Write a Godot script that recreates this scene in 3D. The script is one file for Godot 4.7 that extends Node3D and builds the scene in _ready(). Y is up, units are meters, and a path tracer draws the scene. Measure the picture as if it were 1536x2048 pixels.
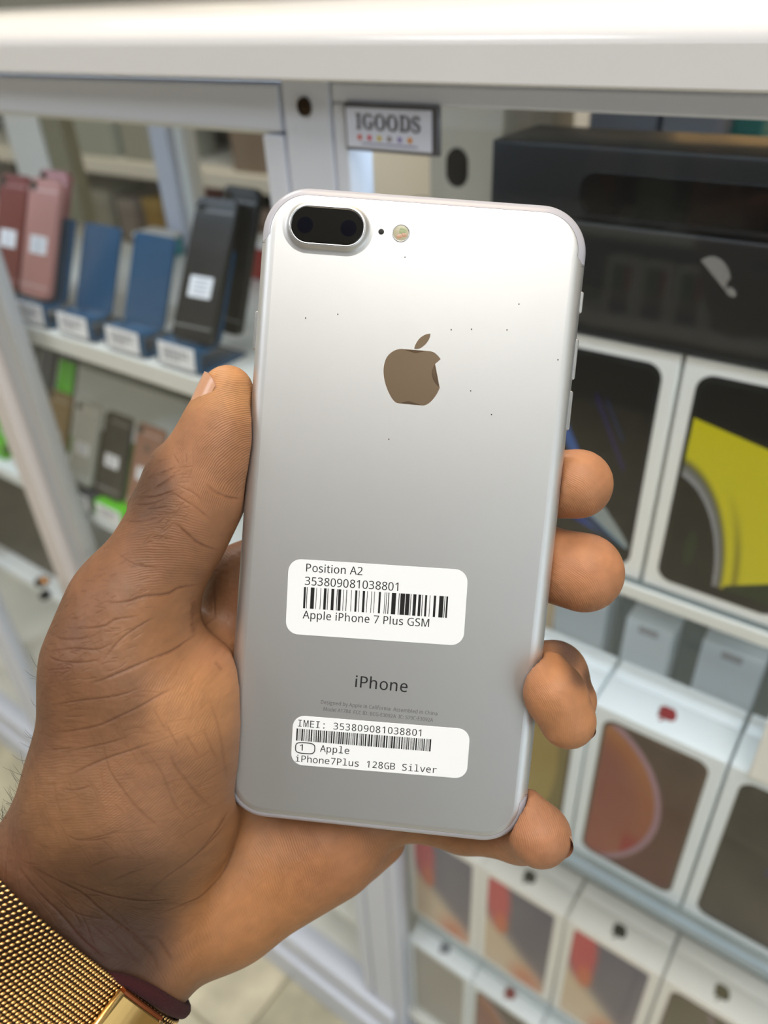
extends Node3D

# World: floor at y = 0, the counter runs along x, its glass doors lie in the plane z = 0, the shop is at z > 0.
const EYE := Vector3(0.0, 1.145, 0.32)
const MM := 0.001

var mats := {}
var used := {}
var bones := []
var skin_u0 := -105.0
var skin_v0 := 45.0
var skin_span := 180.0


func _ready() -> void:
	# ---- camera, surroundings, exposure, large lights
	var cam := Camera3D.new()
	cam.name = "camera"
	var at := CameraAttributesPhysical.new()
	at.frustum_focal_length = 17.805
	at.frustum_focus_distance = 0.186
	at.frustum_near = 0.02
	at.frustum_far = 50.0
	at.exposure_aperture = 6.3
	at.exposure_sensitivity = 100.0
	cam.attributes = at
	cam.fov = 67.96
	cam.near = 0.02
	cam.transform = Transform3D(Basis(Vector3(0.811324, -0.041455, -0.583124), Vector3(-0.303754, 0.822368, -0.481087), Vector3(0.499486, 0.567444, 0.654615)), EYE)
	add_child(cam)
	cam.current = true
	var env := Environment.new()
	env.background_mode = Environment.BG_COLOR
	env.background_color = Color(0.02, 0.02, 0.022)
	env.tonemap_mode = Environment.TONE_MAPPER_LINEAR
	env.tonemap_exposure = 0.68
	env.sdfgi_enabled = true
	env.ssao_enabled = true
	env.ssil_enabled = true
	var we := WorldEnvironment.new()
	we.name = "surroundings"
	we.environment = env
	add_child(we)
	make_materials()
	# ceiling luminaires: a glowing panel and a light of the same size just under it
	ceiling_panel(Vector3(0.35, 2.69, 0.65), Vector2(1.2, 1.2), Color(1.0, 0.98, 0.955), 4.0, 2.2, "large square white ceiling panel lamp over the shop floor in front of the counter")
	ceiling_panel(Vector3(-1.5, 2.69, 1.9), Vector2(0.9, 0.9), Color(0.96, 0.98, 1.0), 3.6, 2.2, "smaller cool white ceiling panel lamp in front of the left end of the counter")
	ceiling_panel(Vector3(-0.40, 2.69, -0.5), Vector2(0.8, 0.6), Color(1.0, 0.86, 0.64), 1.5, 2.6, "warm ceiling panel lamp behind the counter")
	ceiling_panel(Vector3(-2.0, 2.69, -0.85), Vector2(0.9, 0.16), Color(0.97, 0.99, 1.0), 4.0, 6.0, "narrow white batten lamp on the ceiling far left behind the counter")
	added_entrance()
	ring_lamp(Vector3(-0.86, 1.235, -2.385), "left of two warm ring lamps on the back wall, mirrored in the countertop")
	ring_lamp(Vector3(-0.56, 1.235, -2.385), "right of two warm ring lamps on the back wall, mirrored in the countertop")
	led_strip(Vector3(-0.75, 1.1085, -0.03), 0.9, "cool white light strip under the worktop above the upper phone shelf")
	led_strip(Vector3(0.20, 1.1085, -0.03), 0.9, "cool white light strip under the worktop above the boxed phones")
	build_room()
	build_counter()
	build_left_goods()
	build_right_goods()
	build_far_shelf()
	build_opposite_shelf()
	build_phone()
	build_person()
	build_watch()


# ------------------------------------------------------------------ helpers
func numbered(called: String) -> String:
	var n: int = used.get(called, 0)
	used[called] = n + 1
	return called if n == 0 else "%s_%03d" % [called, n]


func thing(called: String, label: String, category: String, at := Vector3.ZERO, group := "") -> Node3D:
	var o := Node3D.new()
	o.name = numbered(called)
	o.position = at
	add_child(o)
	tag(o, label, category, group)
	return o


func tag(o: Node, label: String, category: String, group := "") -> void:
	o.set_meta("label", label)
	o.set_meta("category", category)
	if group != "":
		o.set_meta("group", group)


func put(called: String, mesh: Mesh, mat: Material, parent: Node, at := Vector3.ZERO, rot := Vector3.ZERO) -> MeshInstance3D:
	var m := MeshInstance3D.new()
	m.mesh = mesh
	m.material_override = mat
	m.name = numbered(called) if parent == self else called
	m.position = at
	m.rotation = rot
	parent.add_child(m, true)
	return m


func setting(called: String, mesh: Mesh, mat: Material, at := Vector3.ZERO, rot := Vector3.ZERO) -> MeshInstance3D:
	var m := put(called, mesh, mat, self, at, rot)
	m.set_meta("kind", "structure")
	return m


func rel(x: float, y: float, d: float) -> Vector3:
	# a place given by its sideways and vertical offset per metre of distance d in front of the counter's long side
	return Vector3(x * d, EYE.y + y * d, EYE.z - d)


func std(col: Color, rough := 0.5, metal := 0.0) -> StandardMaterial3D:
	var m := StandardMaterial3D.new()
	m.albedo_color = col
	m.roughness = rough
	m.metallic = metal
	return m


func tri(st: SurfaceTool, a: Vector3, b: Vector3, c: Vector3) -> void:
	st.add_vertex(a)
	st.add_vertex(b)
	st.add_vertex(c)


# a rounded rectangle (w x h, corner r) swept through a profile of (inset, z) rings and capped; faces +z and -z
func rprism(w: float, h: float, r: float, profile: Array, seg := 5) -> ArrayMesh:
	var st := SurfaceTool.new()
	st.begin(Mesh.PRIMITIVE_TRIANGLES)
	var rings := []
	for p: Vector2 in profile:
		rings.append(rring(w - 2 * p.x, h - 2 * p.x, maxf(r - p.x, 0.0002 * minf(1.0, w * 20.0)), p.y, seg))
	var n: int = rings[0].size()
	st.set_smooth_group(0)
	for k in rings.size() - 1:
		for i in n:
			var j := (i + 1) % n
			var a: Vector3 = rings[k][i]
			var b: Vector3 = rings[k][j]
			var c: Vector3 = rings[k + 1][j]
			var d: Vector3 = rings[k + 1][i]
			for v: Vector3 in [a, b, c, a, c, d]:
				st.set_uv(Vector2(v.x / w + 0.5, 0.5 - v.y / h))
				st.add_vertex(v)
	for cap in [0, rings.size() - 1]:
		st.set_smooth_group(1 + cap)
		var z: float = rings[cap][0].z
		for i in n:
			var j := (i + 1) % n
			var t := [Vector3(0, 0, z), rings[cap][j], rings[cap][i]] if cap == 0 else [Vector3(0, 0, z), rings[cap][i], rings[cap][j]]
			for v: Vector3 in t:
				st.set_uv(Vector2(v.x / w + 0.5, 0.5 - v.y / h))
				st.add_vertex(v)
	st.generate_normals()
	return st.commit()


func rring(w: float, h: float, r: float, z: float, seg: int) -> PackedVector3Array:
	var o := PackedVector3Array()
	for q in 4:
		var cx := (w / 2 - r) * (1 if q in [0, 3] else -1)
		var cy := (h / 2 - r) * (1 if q in [0, 1] else -1)
		for s in seg + 1:
			var a := PI / 2 * q + PI / 2 * s / seg
			o.append(Vector3(cx + r * cos(a), cy + r * sin(a), z))
	return o


# box with chamfered edges: w along x, h along y, d along z, centred
func block(w: float, h: float, d: float, bev := 0.001, r := -1.0) -> ArrayMesh:
	return rprism(w, h, maxf(r, bev), [Vector2(bev, d / 2), Vector2(bev * 0.3, d / 2 - bev * 0.3), Vector2(0, d / 2 - bev), Vector2(0, -d / 2 + bev), Vector2(bev * 0.3, -d / 2 + bev * 0.3), Vector2(bev, -d / 2)], 2 if r <= bev else 5)


func slab(a: Vector3, b: Vector3, bev := 0.001) -> Array:
	# mesh and centre of a block between two corners
	var s := (b - a).abs()
	return [block(s.x, s.y, s.z, minf(bev, minf(s.x, minf(s.y, s.z)) * 0.3)), (a + b) / 2]


func put_slab(called: String, a: Vector3, b: Vector3, mat: Material, parent: Node, bev := 0.001) -> MeshInstance3D:
	var s := slab(a, b, bev)
	var o: Vector3 = parent.position if parent != self else Vector3.ZERO
	return put(called, s[0], mat, parent, s[1] - o)


func extrude_polygon(pts: PackedVector2Array, z0: float, z1: float) -> ArrayMesh:
	var st := SurfaceTool.new()
	st.begin(Mesh.PRIMITIVE_TRIANGLES)
	add_polygon(st, pts, z0, z1)
	st.generate_normals()
	return st.commit()


func add_polygon(st: SurfaceTool, pts: PackedVector2Array, z0: float, z1: float) -> void:
	st.set_smooth_group(-1)
	if Geometry2D.is_polygon_clockwise(pts):
		pts.reverse()
	var ix := Geometry2D.triangulate_polygon(pts)
	for k in range(0, ix.size(), 3):
		var a := pts[ix[k]]
		var b := pts[ix[k + 1]]
		var c := pts[ix[k + 2]]
		if (b - a).cross(c - a) > 0:
			var t := b
			b = c
			c = t
		tri(st, Vector3(a.x, a.y, z1), Vector3(b.x, b.y, z1), Vector3(c.x, c.y, z1))
	for i in pts.size():
		var a := pts[i]
		var b := pts[(i + 1) % pts.size()]
		tri(st, Vector3(a.x, a.y, z1), Vector3(b.x, b.y, z1), Vector3(b.x, b.y, z0))
		tri(st, Vector3(a.x, a.y, z1), Vector3(b.x, b.y, z0), Vector3(a.x, a.y, z0))


func tube(st: SurfaceTool, pts: Array, radii: Array, seg := 8, closed := false) -> void:
	# smooth tube through points
	var n := pts.size()
	var rings := []
	var up := Vector3(0.31, 0.87, 0.38)
	for i in n:
		var t: Vector3 = (pts[(i + 1) % n if closed else mini(i + 1, n - 1)] - pts[(i - 1 + n) % n if closed else maxi(i - 1, 0)]).normalized()
		var s := t.cross(up).normalized()
		up = s.cross(t).normalized()
		var ring := []
		for k in seg:
			var a := TAU * k / seg
			ring.append(pts[i] + (s * cos(a) + up * sin(a)) * radii[i % radii.size()])
		rings.append(ring)
	st.set_smooth_group(0)
	for i in (n if closed else n - 1):
		for k in seg:
			var k2 := (k + 1) % seg
			var i2 := (i + 1) % n
			tri(st, rings[i][k], rings[i2][k2], rings[i2][k])
			tri(st, rings[i][k], rings[i][k2], rings[i2][k2])
	if not closed:
		for k in range(1, seg - 1):
			tri(st, rings[0][0], rings[0][k + 1], rings[0][k])
			tri(st, rings[n - 1][0], rings[n - 1][k], rings[n - 1][k + 1])


func tube_mesh(pts: Array, radii: Array, seg := 8, closed := false) -> ArrayMesh:
	var st := SurfaceTool.new()
	st.begin(Mesh.PRIMITIVE_TRIANGLES)
	tube(st, pts, radii, seg, closed)
	st.generate_normals()
	return st.commit()


func lathe(profile: Array, seg := 32) -> ArrayMesh:
	# profile of (radius, z) turned about z; the first point faces +z
	var st := SurfaceTool.new()
	st.begin(Mesh.PRIMITIVE_TRIANGLES)
	st.set_smooth_group(0)
	for k in profile.size() - 1:
		var p: Vector2 = profile[k]
		var q: Vector2 = profile[k + 1]
		for i in seg:
			var a := TAU * i / seg
			var b := TAU * (i + 1) / seg
			var v := [Vector3(p.x * cos(a), p.x * sin(a), p.y), Vector3(p.x * cos(b), p.x * sin(b), p.y), Vector3(q.x * cos(b), q.x * sin(b), q.y), Vector3(q.x * cos(a), q.x * sin(a), q.y)]
			if p.x > 0.0:
				tri(st, v[0], v[1], v[2])
			if q.x > 0.0:
				tri(st, v[0], v[2], v[3])
	st.generate_normals()
	return st.commit()


func smooth_chain(p: PackedVector2Array, per := 5) -> PackedVector2Array:
	# open Catmull-Rom curve through the points
	var o := PackedVector2Array()
	for i in p.size() - 1:
		var a := p[maxi(i - 1, 0)]
		var d := p[mini(i + 2, p.size() - 1)]
		for k in per:
			o.append(p[i].cubic_interpolate(p[i + 1], a, d, float(k) / per))
	o.append(p[p.size() - 1])
	return o


func pairs(n: Array) -> PackedVector2Array:
	var o := PackedVector2Array()
	for i in range(0, n.size(), 2):
		o.append(Vector2(n[i], n[i + 1]))
	return o


func font(called: String, bold := false) -> SystemFont:
	var f := SystemFont.new()
	f.font_names = PackedStringArray([called])
	if bold:
		f.font_weight = 700
	return f


# one line of raised print: left end x, baseline y, total width and capital height in metres
func lettering(text: String, f: Font, x: float, y: float, width: float, cap: float, mat: Material, parent: Node, z := 0.0, called := "lettering") -> MeshInstance3D:
	var ref := TextMesh.new()
	ref.font = f
	ref.font_size = 64
	ref.pixel_size = 0.001
	ref.depth = 0.002
	ref.text = "H"
	var hb := ref.get_aabb()
	var t := TextMesh.new()
	t.font = f
	t.font_size = 64
	t.pixel_size = 0.001
	t.depth = 0.002
	t.curve_step = 2.0
	t.text = text
	t.horizontal_alignment = HORIZONTAL_ALIGNMENT_LEFT
	var b := t.get_aabb()
	var m := put(called, t, mat, parent)
	var sx := width / b.size.x
	var sy := cap / hb.size.y
	m.scale = Vector3(sx, sy, 0.02)
	m.position = Vector3(x - b.position.x * sx, y - hb.position.y * sy, z)
	return m


func noise_tex(size: int, freq: float, kind: int, normal := false, strength := 4.0, octaves := 3, ramp: Gradient = null) -> NoiseTexture2D:
	var f := FastNoiseLite.new()
	f.noise_type = kind
	f.frequency = freq
	f.fractal_octaves = octaves
	f.seed = 11
	var t := NoiseTexture2D.new()
	t.width = size
	t.height = size
	t.seamless = true
	t.noise = f
	t.as_normal_map = normal
	t.bump_strength = strength
	if ramp:
		t.color_ramp = ramp
	return t


func make_materials() -> void:
	var g := Gradient.new()
	g.set_color(0, Color(0.80, 0.80, 0.80))
	g.set_color(1, Color(1.0, 1.0, 1.0))
	mats.counter = std(Color(0.90, 0.90, 0.91), 0.15)
	mats.alu = std(Color(0.84, 0.86, 0.91), 0.38)
	mats.alu_dim = std(Color(0.70, 0.71, 0.72), 0.4)
	mats.pink_alu = std(Color(0.86, 0.83, 0.82), 0.4)
	mats.white_board = std(Color(0.90, 0.91, 0.89), 0.35)
	mats.card = std(Color(0.95, 0.95, 0.93), 0.3)
	mats.card_cool = std(Color(0.91, 0.95, 0.97), 0.3)
	mats.cream = std(Color(0.86, 0.83, 0.74), 0.6)
	mats.wall = std(Color(0.87, 0.85, 0.80), 0.8)
	mats.wall_grey = std(Color(0.78, 0.77, 0.75), 0.8)
	mats.ceiling = std(Color(0.92, 0.91, 0.88), 0.9)
	mats.wood = std(Color(0.30, 0.24, 0.20), 0.55)
	mats.dark_wood = std(Color(0.13, 0.115, 0.10), 0.6)
	mats.black_card = std(Color(0.07, 0.07, 0.075), 0.4)
	mats.black_gloss = std(Color(0.008, 0.008, 0.01), 0.12)
	mats.grout = std(Color(0.68, 0.65, 0.56), 0.9)
	mats.tile = std(Color(0.92, 0.88, 0.77), 0.2)
	mats.tile.albedo_texture = noise_tex(256, 0.02, FastNoiseLite.TYPE_SIMPLEX_SMOOTH, false, 4.0, 4, g)
	mats.tile2 = std(Color(0.84, 0.81, 0.70), 0.25)
	mats.tile2.albedo_texture = mats.tile.albedo_texture
	mats.ink = std(Color(0.025, 0.025, 0.03), 0.6)
	mats.grey_ink = std(Color(0.30, 0.30, 0.33), 0.6)
	mats.paper = std(Color(0.93, 0.94, 0.95), 0.45)
	mats.silver = std(Color(0.80, 0.81, 0.83), 0.25, 0.9)
	mats.brass = std(Color(0.75, 0.55, 0.36), 0.25, 1.0)
	var glass := StandardMaterial3D.new()
	glass.transparency = BaseMaterial3D.TRANSPARENCY_ALPHA
	glass.albedo_color = Color(0.93, 0.97, 0.96, 0.004)
	glass.roughness = 0.02
	glass.metallic_specular = 0.31
	mats.glass = glass
	var sg := StandardMaterial3D.new()
	sg.transparency = BaseMaterial3D.TRANSPARENCY_ALPHA
	sg.albedo_color = Color(0.72, 0.80, 0.82, 0.22)
	sg.roughness = 0.08
	mats.shelf_glass = sg
	mats.glass_edge = std(Color(0.62, 0.70, 0.76), 0.2)
	for c in [["blue", Color(0.03, 0.29, 0.44)], ["navy", Color(0.10, 0.15, 0.22)], ["green", Color(0.38, 0.78, 0.13)]]:
		var a := StandardMaterial3D.new()
		a.albedo_color = c[1]
		a.roughness = 0.15
		mats["acrylic_" + c[0]] = a


func ceiling_panel(at: Vector3, size: Vector2, col: Color, energy: float, glow: float, label: String) -> void:
	var t := thing("ceiling_lamp", label, "lamp", at)
	put("frame", block(size.x + 0.04, 0.03, size.y + 0.04, 0.004), std(Color(0.9, 0.9, 0.9), 0.4), t, Vector3(0, 0.015, 0))
	var m := std(Color(0.95, 0.95, 0.95), 0.6)
	m.emission_enabled = true
	m.emission = col
	m.emission_energy_multiplier = glow
	put("diffuser", block(size.x, 0.012, size.y, 0.003), m, t, Vector3(0, -0.006, 0))
	var l := AreaLight3D.new()
	l.name = "glow"
	l.area_size = size
	l.area_range = 12.0
	l.area_attenuation = 2.0
	l.light_color = col
	l.light_energy = energy
	l.shadow_enabled = true
	l.position = Vector3(0, -0.016, 0)
	l.rotation = Vector3(-PI / 2, 0, 0)
	t.add_child(l)


func added_entrance() -> void:
	# unseen glazed entrance, added in the right wall as a cool fill light
	var m := std(Color(0.9, 0.93, 0.95), 0.6)
	m.emission_enabled = true
	m.emission = Color(0.86, 0.94, 1.0)
	m.emission_energy_multiplier = 1.0
	var w := setting("window_1", block(0.012, 2.0, 1.8, 0.002), m, Vector3(2.592, 1.25, 1.3))
	for z in [-0.93, 0.0, 0.93]:
		put("mullion", block(0.05, 2.1, 0.06, 0.003), mats.alu, w, Vector3(-0.02, 0, z))
	for y in [-1.03, 1.03]:
		put("transom", block(0.05, 0.06, 1.9, 0.003), mats.alu, w, Vector3(-0.02, y, 0))
	var l := AreaLight3D.new()
	l.name = "entrance_fill_light"
	l.area_size = Vector2(1.8, 2.0)
	l.area_range = 12.0
	l.area_attenuation = 2.0
	l.light_color = Color(0.88, 0.95, 1.0)
	l.light_energy = 1.4
	l.shadow_enabled = true
	l.transform = Transform3D(Basis(Vector3.UP, PI / 2), Vector3(2.54, 1.25, 1.3))
	add_child(l)


func ring_lamp(at: Vector3, label: String) -> void:
	var t := thing("ring_lamp", label, "lamp", at)
	var p := []
	for k in 40:
		p.append(Vector3(0.11 * cos(TAU * k / 40), 0.11 * sin(TAU * k / 40), 0.012))
	var m := std(Color(0.95, 0.9, 0.8), 0.5)
	m.emission_enabled = true
	m.emission = Color(1.0, 0.74, 0.36)
	m.emission_energy_multiplier = 5.0
	put("tube", tube_mesh(p, [0.009], 10, true), m, t)
	put("plate", lathe([Vector2(0, 0.004), Vector2(0.13, 0.004), Vector2(0.132, 0.0), Vector2(0, -0.014)], 40), mats.white_board, t)
	var l := OmniLight3D.new()
	l.name = "glow"
	l.light_color = Color(1.0, 0.78, 0.45)
	l.light_energy = 0.06
	l.light_size = 0.11
	l.omni_range = 8.0
	l.omni_attenuation = 2.0
	l.shadow_enabled = true
	l.position = Vector3(0, 0, 0.14)
	t.add_child(l)


func led_strip(at: Vector3, length: float, label: String) -> void:
	var t := thing("light_strip", label, "lamp", at)
	put("channel", block(length, 0.004, 0.014, 0.0008), mats.alu, t, Vector3(0, 0.001, 0))
	var m := std(Color(0.95, 0.95, 0.95), 0.6)
	m.emission_enabled = true
	m.emission = Color(0.9, 0.96, 1.0)
	m.emission_energy_multiplier = 2.0
	put("diffuser", block(length - 0.004, 0.003, 0.010, 0.0006), m, t, Vector3(0, -0.0024, 0))
	var l := AreaLight3D.new()
	l.name = "glow"
	l.area_size = Vector2(length - 0.004, 0.010)
	l.area_range = 6.0
	l.area_attenuation = 2.0
	l.light_color = Color(0.86, 0.94, 1.0)
	l.light_energy = 0.075
	l.shadow_enabled = true
	l.position = Vector3(0, -0.005, 0)
	l.rotation = Vector3(-PI / 2, 0, 0)
	t.add_child(l)


func build_room() -> void:
	var x0 := -3.2
	var x1 := 2.6
	var z0 := -2.4
	var z1 := 2.8
	var h := 2.72
	setting("floor", BoxMesh.new(), mats.grout, Vector3((x0 + x1) / 2, -0.055, (z0 + z1) / 2)).scale = Vector3(x1 - x0 + 0.4, 0.1, z1 - z0 + 0.4)
	var fl: Node3D = get_node("floor")
	fl.scale = Vector3.ONE
	(fl as MeshInstance3D).mesh = block(x1 - x0 + 0.4, 0.1, z1 - z0 + 0.4, 0.004)
	# floor tiles, each its own piece, with recessed joints
	var tm := rot_up(block(0.396, 0.396, 0.02, 0.0015))
	var rng := RandomNumberGenerator.new()
	rng.seed = 3
	for i in 15:
		for k in 13:
			var p := Vector3(-0.446 - 0.2 + (i - 6) * 0.4, 0.0, 0.32 + (k - 6) * 0.4)
			if p.x < x0 or p.x > x1 or p.z < z0 or p.z > z1:
				continue
			put("tile", tm, mats.tile if rng.randf() < 0.6 else mats.tile2, fl, p - fl.position + Vector3(0, -0.0095, 0), Vector3(0, PI / 2 * rng.randi_range(0, 3), 0))
	setting("ceiling", block(x1 - x0 + 0.4, 0.1, z1 - z0 + 0.4, 0.002), mats.ceiling, Vector3((x0 + x1) / 2, h + 0.05, (z0 + z1) / 2))
	setting("wall_left", block(0.1, h, z1 - z0, 0.002), mats.wall, Vector3(x0 - 0.05, h / 2, (z0 + z1) / 2))
	setting("wall_right", block(0.1, h, z1 - z0, 0.002), mats.wall, Vector3(x1 + 0.05, h / 2, (z0 + z1) / 2))
	setting("wall_back", block(x1 - x0, h, 0.1, 0.002), mats.wall_grey, Vector3((x0 + x1) / 2, h / 2, z0 - 0.05))
	setting("wall_front", block(x1 - x0, h, 0.1, 0.002), mats.wood, Vector3((x0 + x1) / 2, h / 2, z1 + 0.05))
	# cream pier on the back wall, seen at the top left above the counter
	setting("trim_1", block(0.5, h, 0.12, 0.003), mats.cream, Vector3(x0 + 0.32, h / 2, z0 + 0.06))


func rot_up(m: ArrayMesh) -> ArrayMesh:
	# a block built along z, laid flat so that its +z face looks up
	var st := SurfaceTool.new()
	st.append_from(m, 0, Transform3D(Basis(Vector3.RIGHT, -PI / 2), Vector3.ZERO))
	return st.commit()


func build_counter() -> void:
	# worktop with a rounded nose: a profile (z, y) carried along x
	var top := EYE.y - 0.0035
	var low := EYE.y - 0.0335
	var prof := PackedVector2Array([Vector2(-0.52, top), Vector2(-0.025, top)])
	for k in range(1, 13):
		var a := PI / 2 * k / 12
		prof.append(Vector2(-0.025 + 0.045 * sin(a), top - 0.016 * (1 - cos(a))))
	prof.append_array(PackedVector2Array([Vector2(0.020, low + 0.001), Vector2(0.019, low), Vector2(-0.52, low)]))
	var st := SurfaceTool.new()
	st.begin(Mesh.PRIMITIVE_TRIANGLES)
	var xs := [-2.6, 1.3]
	for i in prof.size():
		var p := prof[i]
		var q := prof[(i + 1) % prof.size()]
		st.set_smooth_group(0 if i >= 1 and i <= 12 else -1)
		var a := Vector3(xs[0], p.y, p.x)
		var b := Vector3(xs[1], p.y, p.x)
		var c := Vector3(xs[1], q.y, q.x)
		var d := Vector3(xs[0], q.y, q.x)
		tri(st, a, b, c)
		tri(st, a, c, d)
	for e in 2:
		st.set_smooth_group(-1)
		var ix := Geometry2D.triangulate_polygon(prof)
		for k in range(0, ix.size(), 3):
			var v := []
			for m in 3:
				v.append(Vector3(xs[e], prof[ix[k + m]].y, prof[ix[k + m]].x))
			tri(st, v[0], v[1 + e], v[2 - e])
	st.generate_normals()
	tag(put("worktop", st.commit(), mats.counter, self), "glossy white countertop with a rounded front edge above the glass doors", "worktop")

	# ---- left glazed cabinet
	var c := thing("display_cabinet", "white aluminium cabinet left of the keyhole post, phones on stands behind its glass", "cabinet", Vector3(-0.6, 0, -0.2))
	var D := 0.32
	var door := Node3D.new()
	door.name = "door"
	c.add_child(door)
	door.position = Vector3(-0.514, 0.6, 0.0) - c.position
	var off := door.position + c.position
	bar("rail", rel(-2.28, -0.185, D), rel(-0.933, -0.118, D), 0.02, mats.alu, door, off)
	bar("rail", rel(-2.28, -0.192, D) + Vector3(0, 0, -0.004), rel(-0.96, -0.183, D), 0.012, mats.white_board, door, off)
	bar("stile", rel(-0.976, -3.42, D), rel(-0.931, -0.19, D), 0.02, mats.alu, door, off)
	bar("stile", rel(-0.985, -3.40, D) + Vector3(0, 0, -0.004), rel(-0.974, -0.19, D), 0.012, mats.white_board, door, off)
	bar("stile", rel(-2.275, -3.42, D), rel(-2.185, -0.19, D), 0.014, mats.pink_alu, door, off)
	bar("stile", rel(-2.183, -3.42, D) + Vector3(0, 0, -0.012), rel(-2.08, -0.19, D), 0.014, mats.alu_dim, door, off)
	bar("rail", rel(-2.275, -3.45, D), rel(-0.931, -3.30, D), 0.02, mats.alu, door, off)
	bar("pane", rel(-2.1, -3.32, D) + Vector3(0, 0, -0.008), rel(-0.972, -0.184, D), 0.004, mats.glass, door, off)
	var side := Node3D.new()
	side.name = "door"
	c.add_child(side, true)
	side.position = Vector3(-1.1, 0.6, -0.02) - c.position
	var off2 := side.position + c.position
	bar("rail", rel(-4.9, -0.185, D), rel(-2.28, -0.118, D), 0.02, mats.alu, side, off2)
	bar("rail", rel(-4.9, -3.45, D), rel(-2.28, -3.30, D), 0.02, mats.alu, side, off2)
	bar("stile", rel(-3.18, -3.42, D), rel(-3.02, -0.19, D), 0.02, mats.alu, side, off2)
	bar("pane", rel(-4.9, -3.32, D) + Vector3(0, 0, -0.008), rel(-2.27, -0.184, D), 0.004, mats.glass, side, off2)
	bar("post", rel(-0.924, -3.5, D), rel(-0.828, -0.108, D), 0.032, mats.alu, c, c.position)
	# key hole in the post
	var kh := put("keyhole", lathe([Vector2(0, 0.0015), Vector2(0.0022, 0.0016), Vector2(0.0024, 0.0008), Vector2(0.0034, 0.002), Vector2(0.0042, 0.0014), Vector2(0.0044, 0.0)], 24), std(Color(0.25, 0.2, 0.15), 0.35, 0.8), c, rel(-0.877, -0.146, D) - c.position)
	kh.set_meta("label", "small dark brass keyhole ring")
	# plinth in two steps
	bar("plinth", Vector3(-1.6, 0.001, 0.012), Vector3(-0.2665, 0.062, 0.012), 0.03, mats.alu, c, c.position)
	bar("plinth", Vector3(-1.6, 0.060, 0.006), Vector3(-0.2665, 0.112, 0.006), 0.03, mats.alu, c, c.position)
	# shelves, floor, back posts, glass back
	bar("shelf", Vector3(-1.5, 0.877, -0.04), Vector3(-0.315, 0.895, -0.04), 0.24, mats.white_board, c, c.position)
	bar("shelf", Vector3(-1.5, 0.678, -0.032), Vector3(-0.315, 0.693, -0.032), 0.24, mats.card_cool, c, c.position)
	bar("shelf", Vector3(-1.5, 0.493, -0.028), Vector3(-0.315, 0.506, -0.028), 0.24, mats.card_cool, c, c.position)
	bar("shelf", Vector3(-1.5, 0.292, -0.028), Vector3(-0.315, 0.306, -0.028), 0.24, mats.white_board, c, c.position)
	bar("shelf", Vector3(-1.5, 0.205, -0.022), Vector3(-0.315, 0.219, -0.022), 0.30, mats.white_board, c, c.position)
	bar("cabinet_floor", Vector3(-1.5, 0.095, -0.022), Vector3(-0.30, 0.110, -0.022), 0.34, mats.white_board, c, c.position)
	bar("back_post", Vector3(-0.765, 0.1, -0.285), Vector3(-0.735, 1.1, -0.285), 0.02, mats.alu, c, c.position)
	bar("back_post", Vector3(-0.722, 0.1, -0.283), Vector3(-0.708, 1.1, -0.283), 0.02, mats.white_board, c, c.position)
	bar("back_post", Vector3(-1.08, 0.9, -0.30), Vector3(-1.0, 1.1, -0.30), 0.02, mats.card, c, c.position)
	bar("back_post", Vector3(-1.0, 0.9, -0.302), Vector3(-0.955, 1.1, -0.302), 0.02, std(Color(0.55, 0.53, 0.42), 0.5), c, c.position)
	bar("upper_shelf", Vector3(-0.42, EYE.y - 0.1695, -0.18), Vector3(-0.2515, EYE.y - 0.1615, -0.18), 0.13, mats.white_board, c, c.position)
	bar("upper_shelf", Vector3(-0.42, EYE.y - 0.259, -0.18), Vector3(-0.2515, EYE.y - 0.251, -0.18), 0.13, mats.white_board, c, c.position)
	bar("back_panel", Vector3(-1.5, 0.1, -0.34), Vector3(-0.3, 0.675, -0.34), 0.012, std(Color(0.52, 0.53, 0.50), 0.5), c, c.position)
	# the dark inner board seen left of the stile
	bar("inner_board", Vector3(-1.2, 0.508, -0.05), Vector3(-0.775, 0.672, -0.05), 0.01, mats.dark_wood, c, c.position)
	# lock on the sliding doors
	var lk := thing("showcase_lock", "small brass cylinder lock with black caps hanging on the left sliding doors", "lock", rel(-2.40, -1.80, 0.30))
	put("cylinder", tube_mesh([Vector3(-0.012, -0.006, 0), Vector3(0.008, 0.004, 0.004)], [0.0042], 16), mats.brass, lk, Vector3(0.012, 0.012, 0))
	put("cap", lathe([Vector2(0, 0.005), Vector2(0.004, 0.0045), Vector2(0.0055, 0.002), Vector2(0.0055, -0.006), Vector2(0.0, -0.007)], 20), mats.black_gloss, lk, Vector3(-0.009, -0.003, 0))
	put("cap", lathe([Vector2(0, 0.005), Vector2(0.004, 0.0045), Vector2(0.0055, 0.002), Vector2(0.0055, -0.006), Vector2(0.0, -0.007)], 20), mats.black_gloss, lk, Vector3(-0.010, -0.023, 0))
	put("bar", tube_mesh([Vector3(-0.009, -0.003, -0.004), Vector3(-0.010, -0.023, -0.004)], [0.0022], 10), mats.silver, lk)

	# ---- right glazed cabinet
	var r := thing("display_cabinet", "white aluminium cabinet right of the keyhole post, boxed phones stacked behind its glass", "cabinet", Vector3(0.3, 0, -0.2))
	var rd := Node3D.new()
	rd.name = "door"
	r.add_child(rd)
	rd.position = Vector3(0.0, 0.6, 0.0) - r.position
	var off3 := rd.position + r.position
	bar("rail", rel(-0.8235, -0.138, D), rel(2.6, -0.112, D), 0.02, mats.alu, rd, off3)
	bar("stile", rel(-0.8235, -3.42, D), rel(-0.796, -0.139, D), 0.02, mats.alu, rd, off3)
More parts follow.
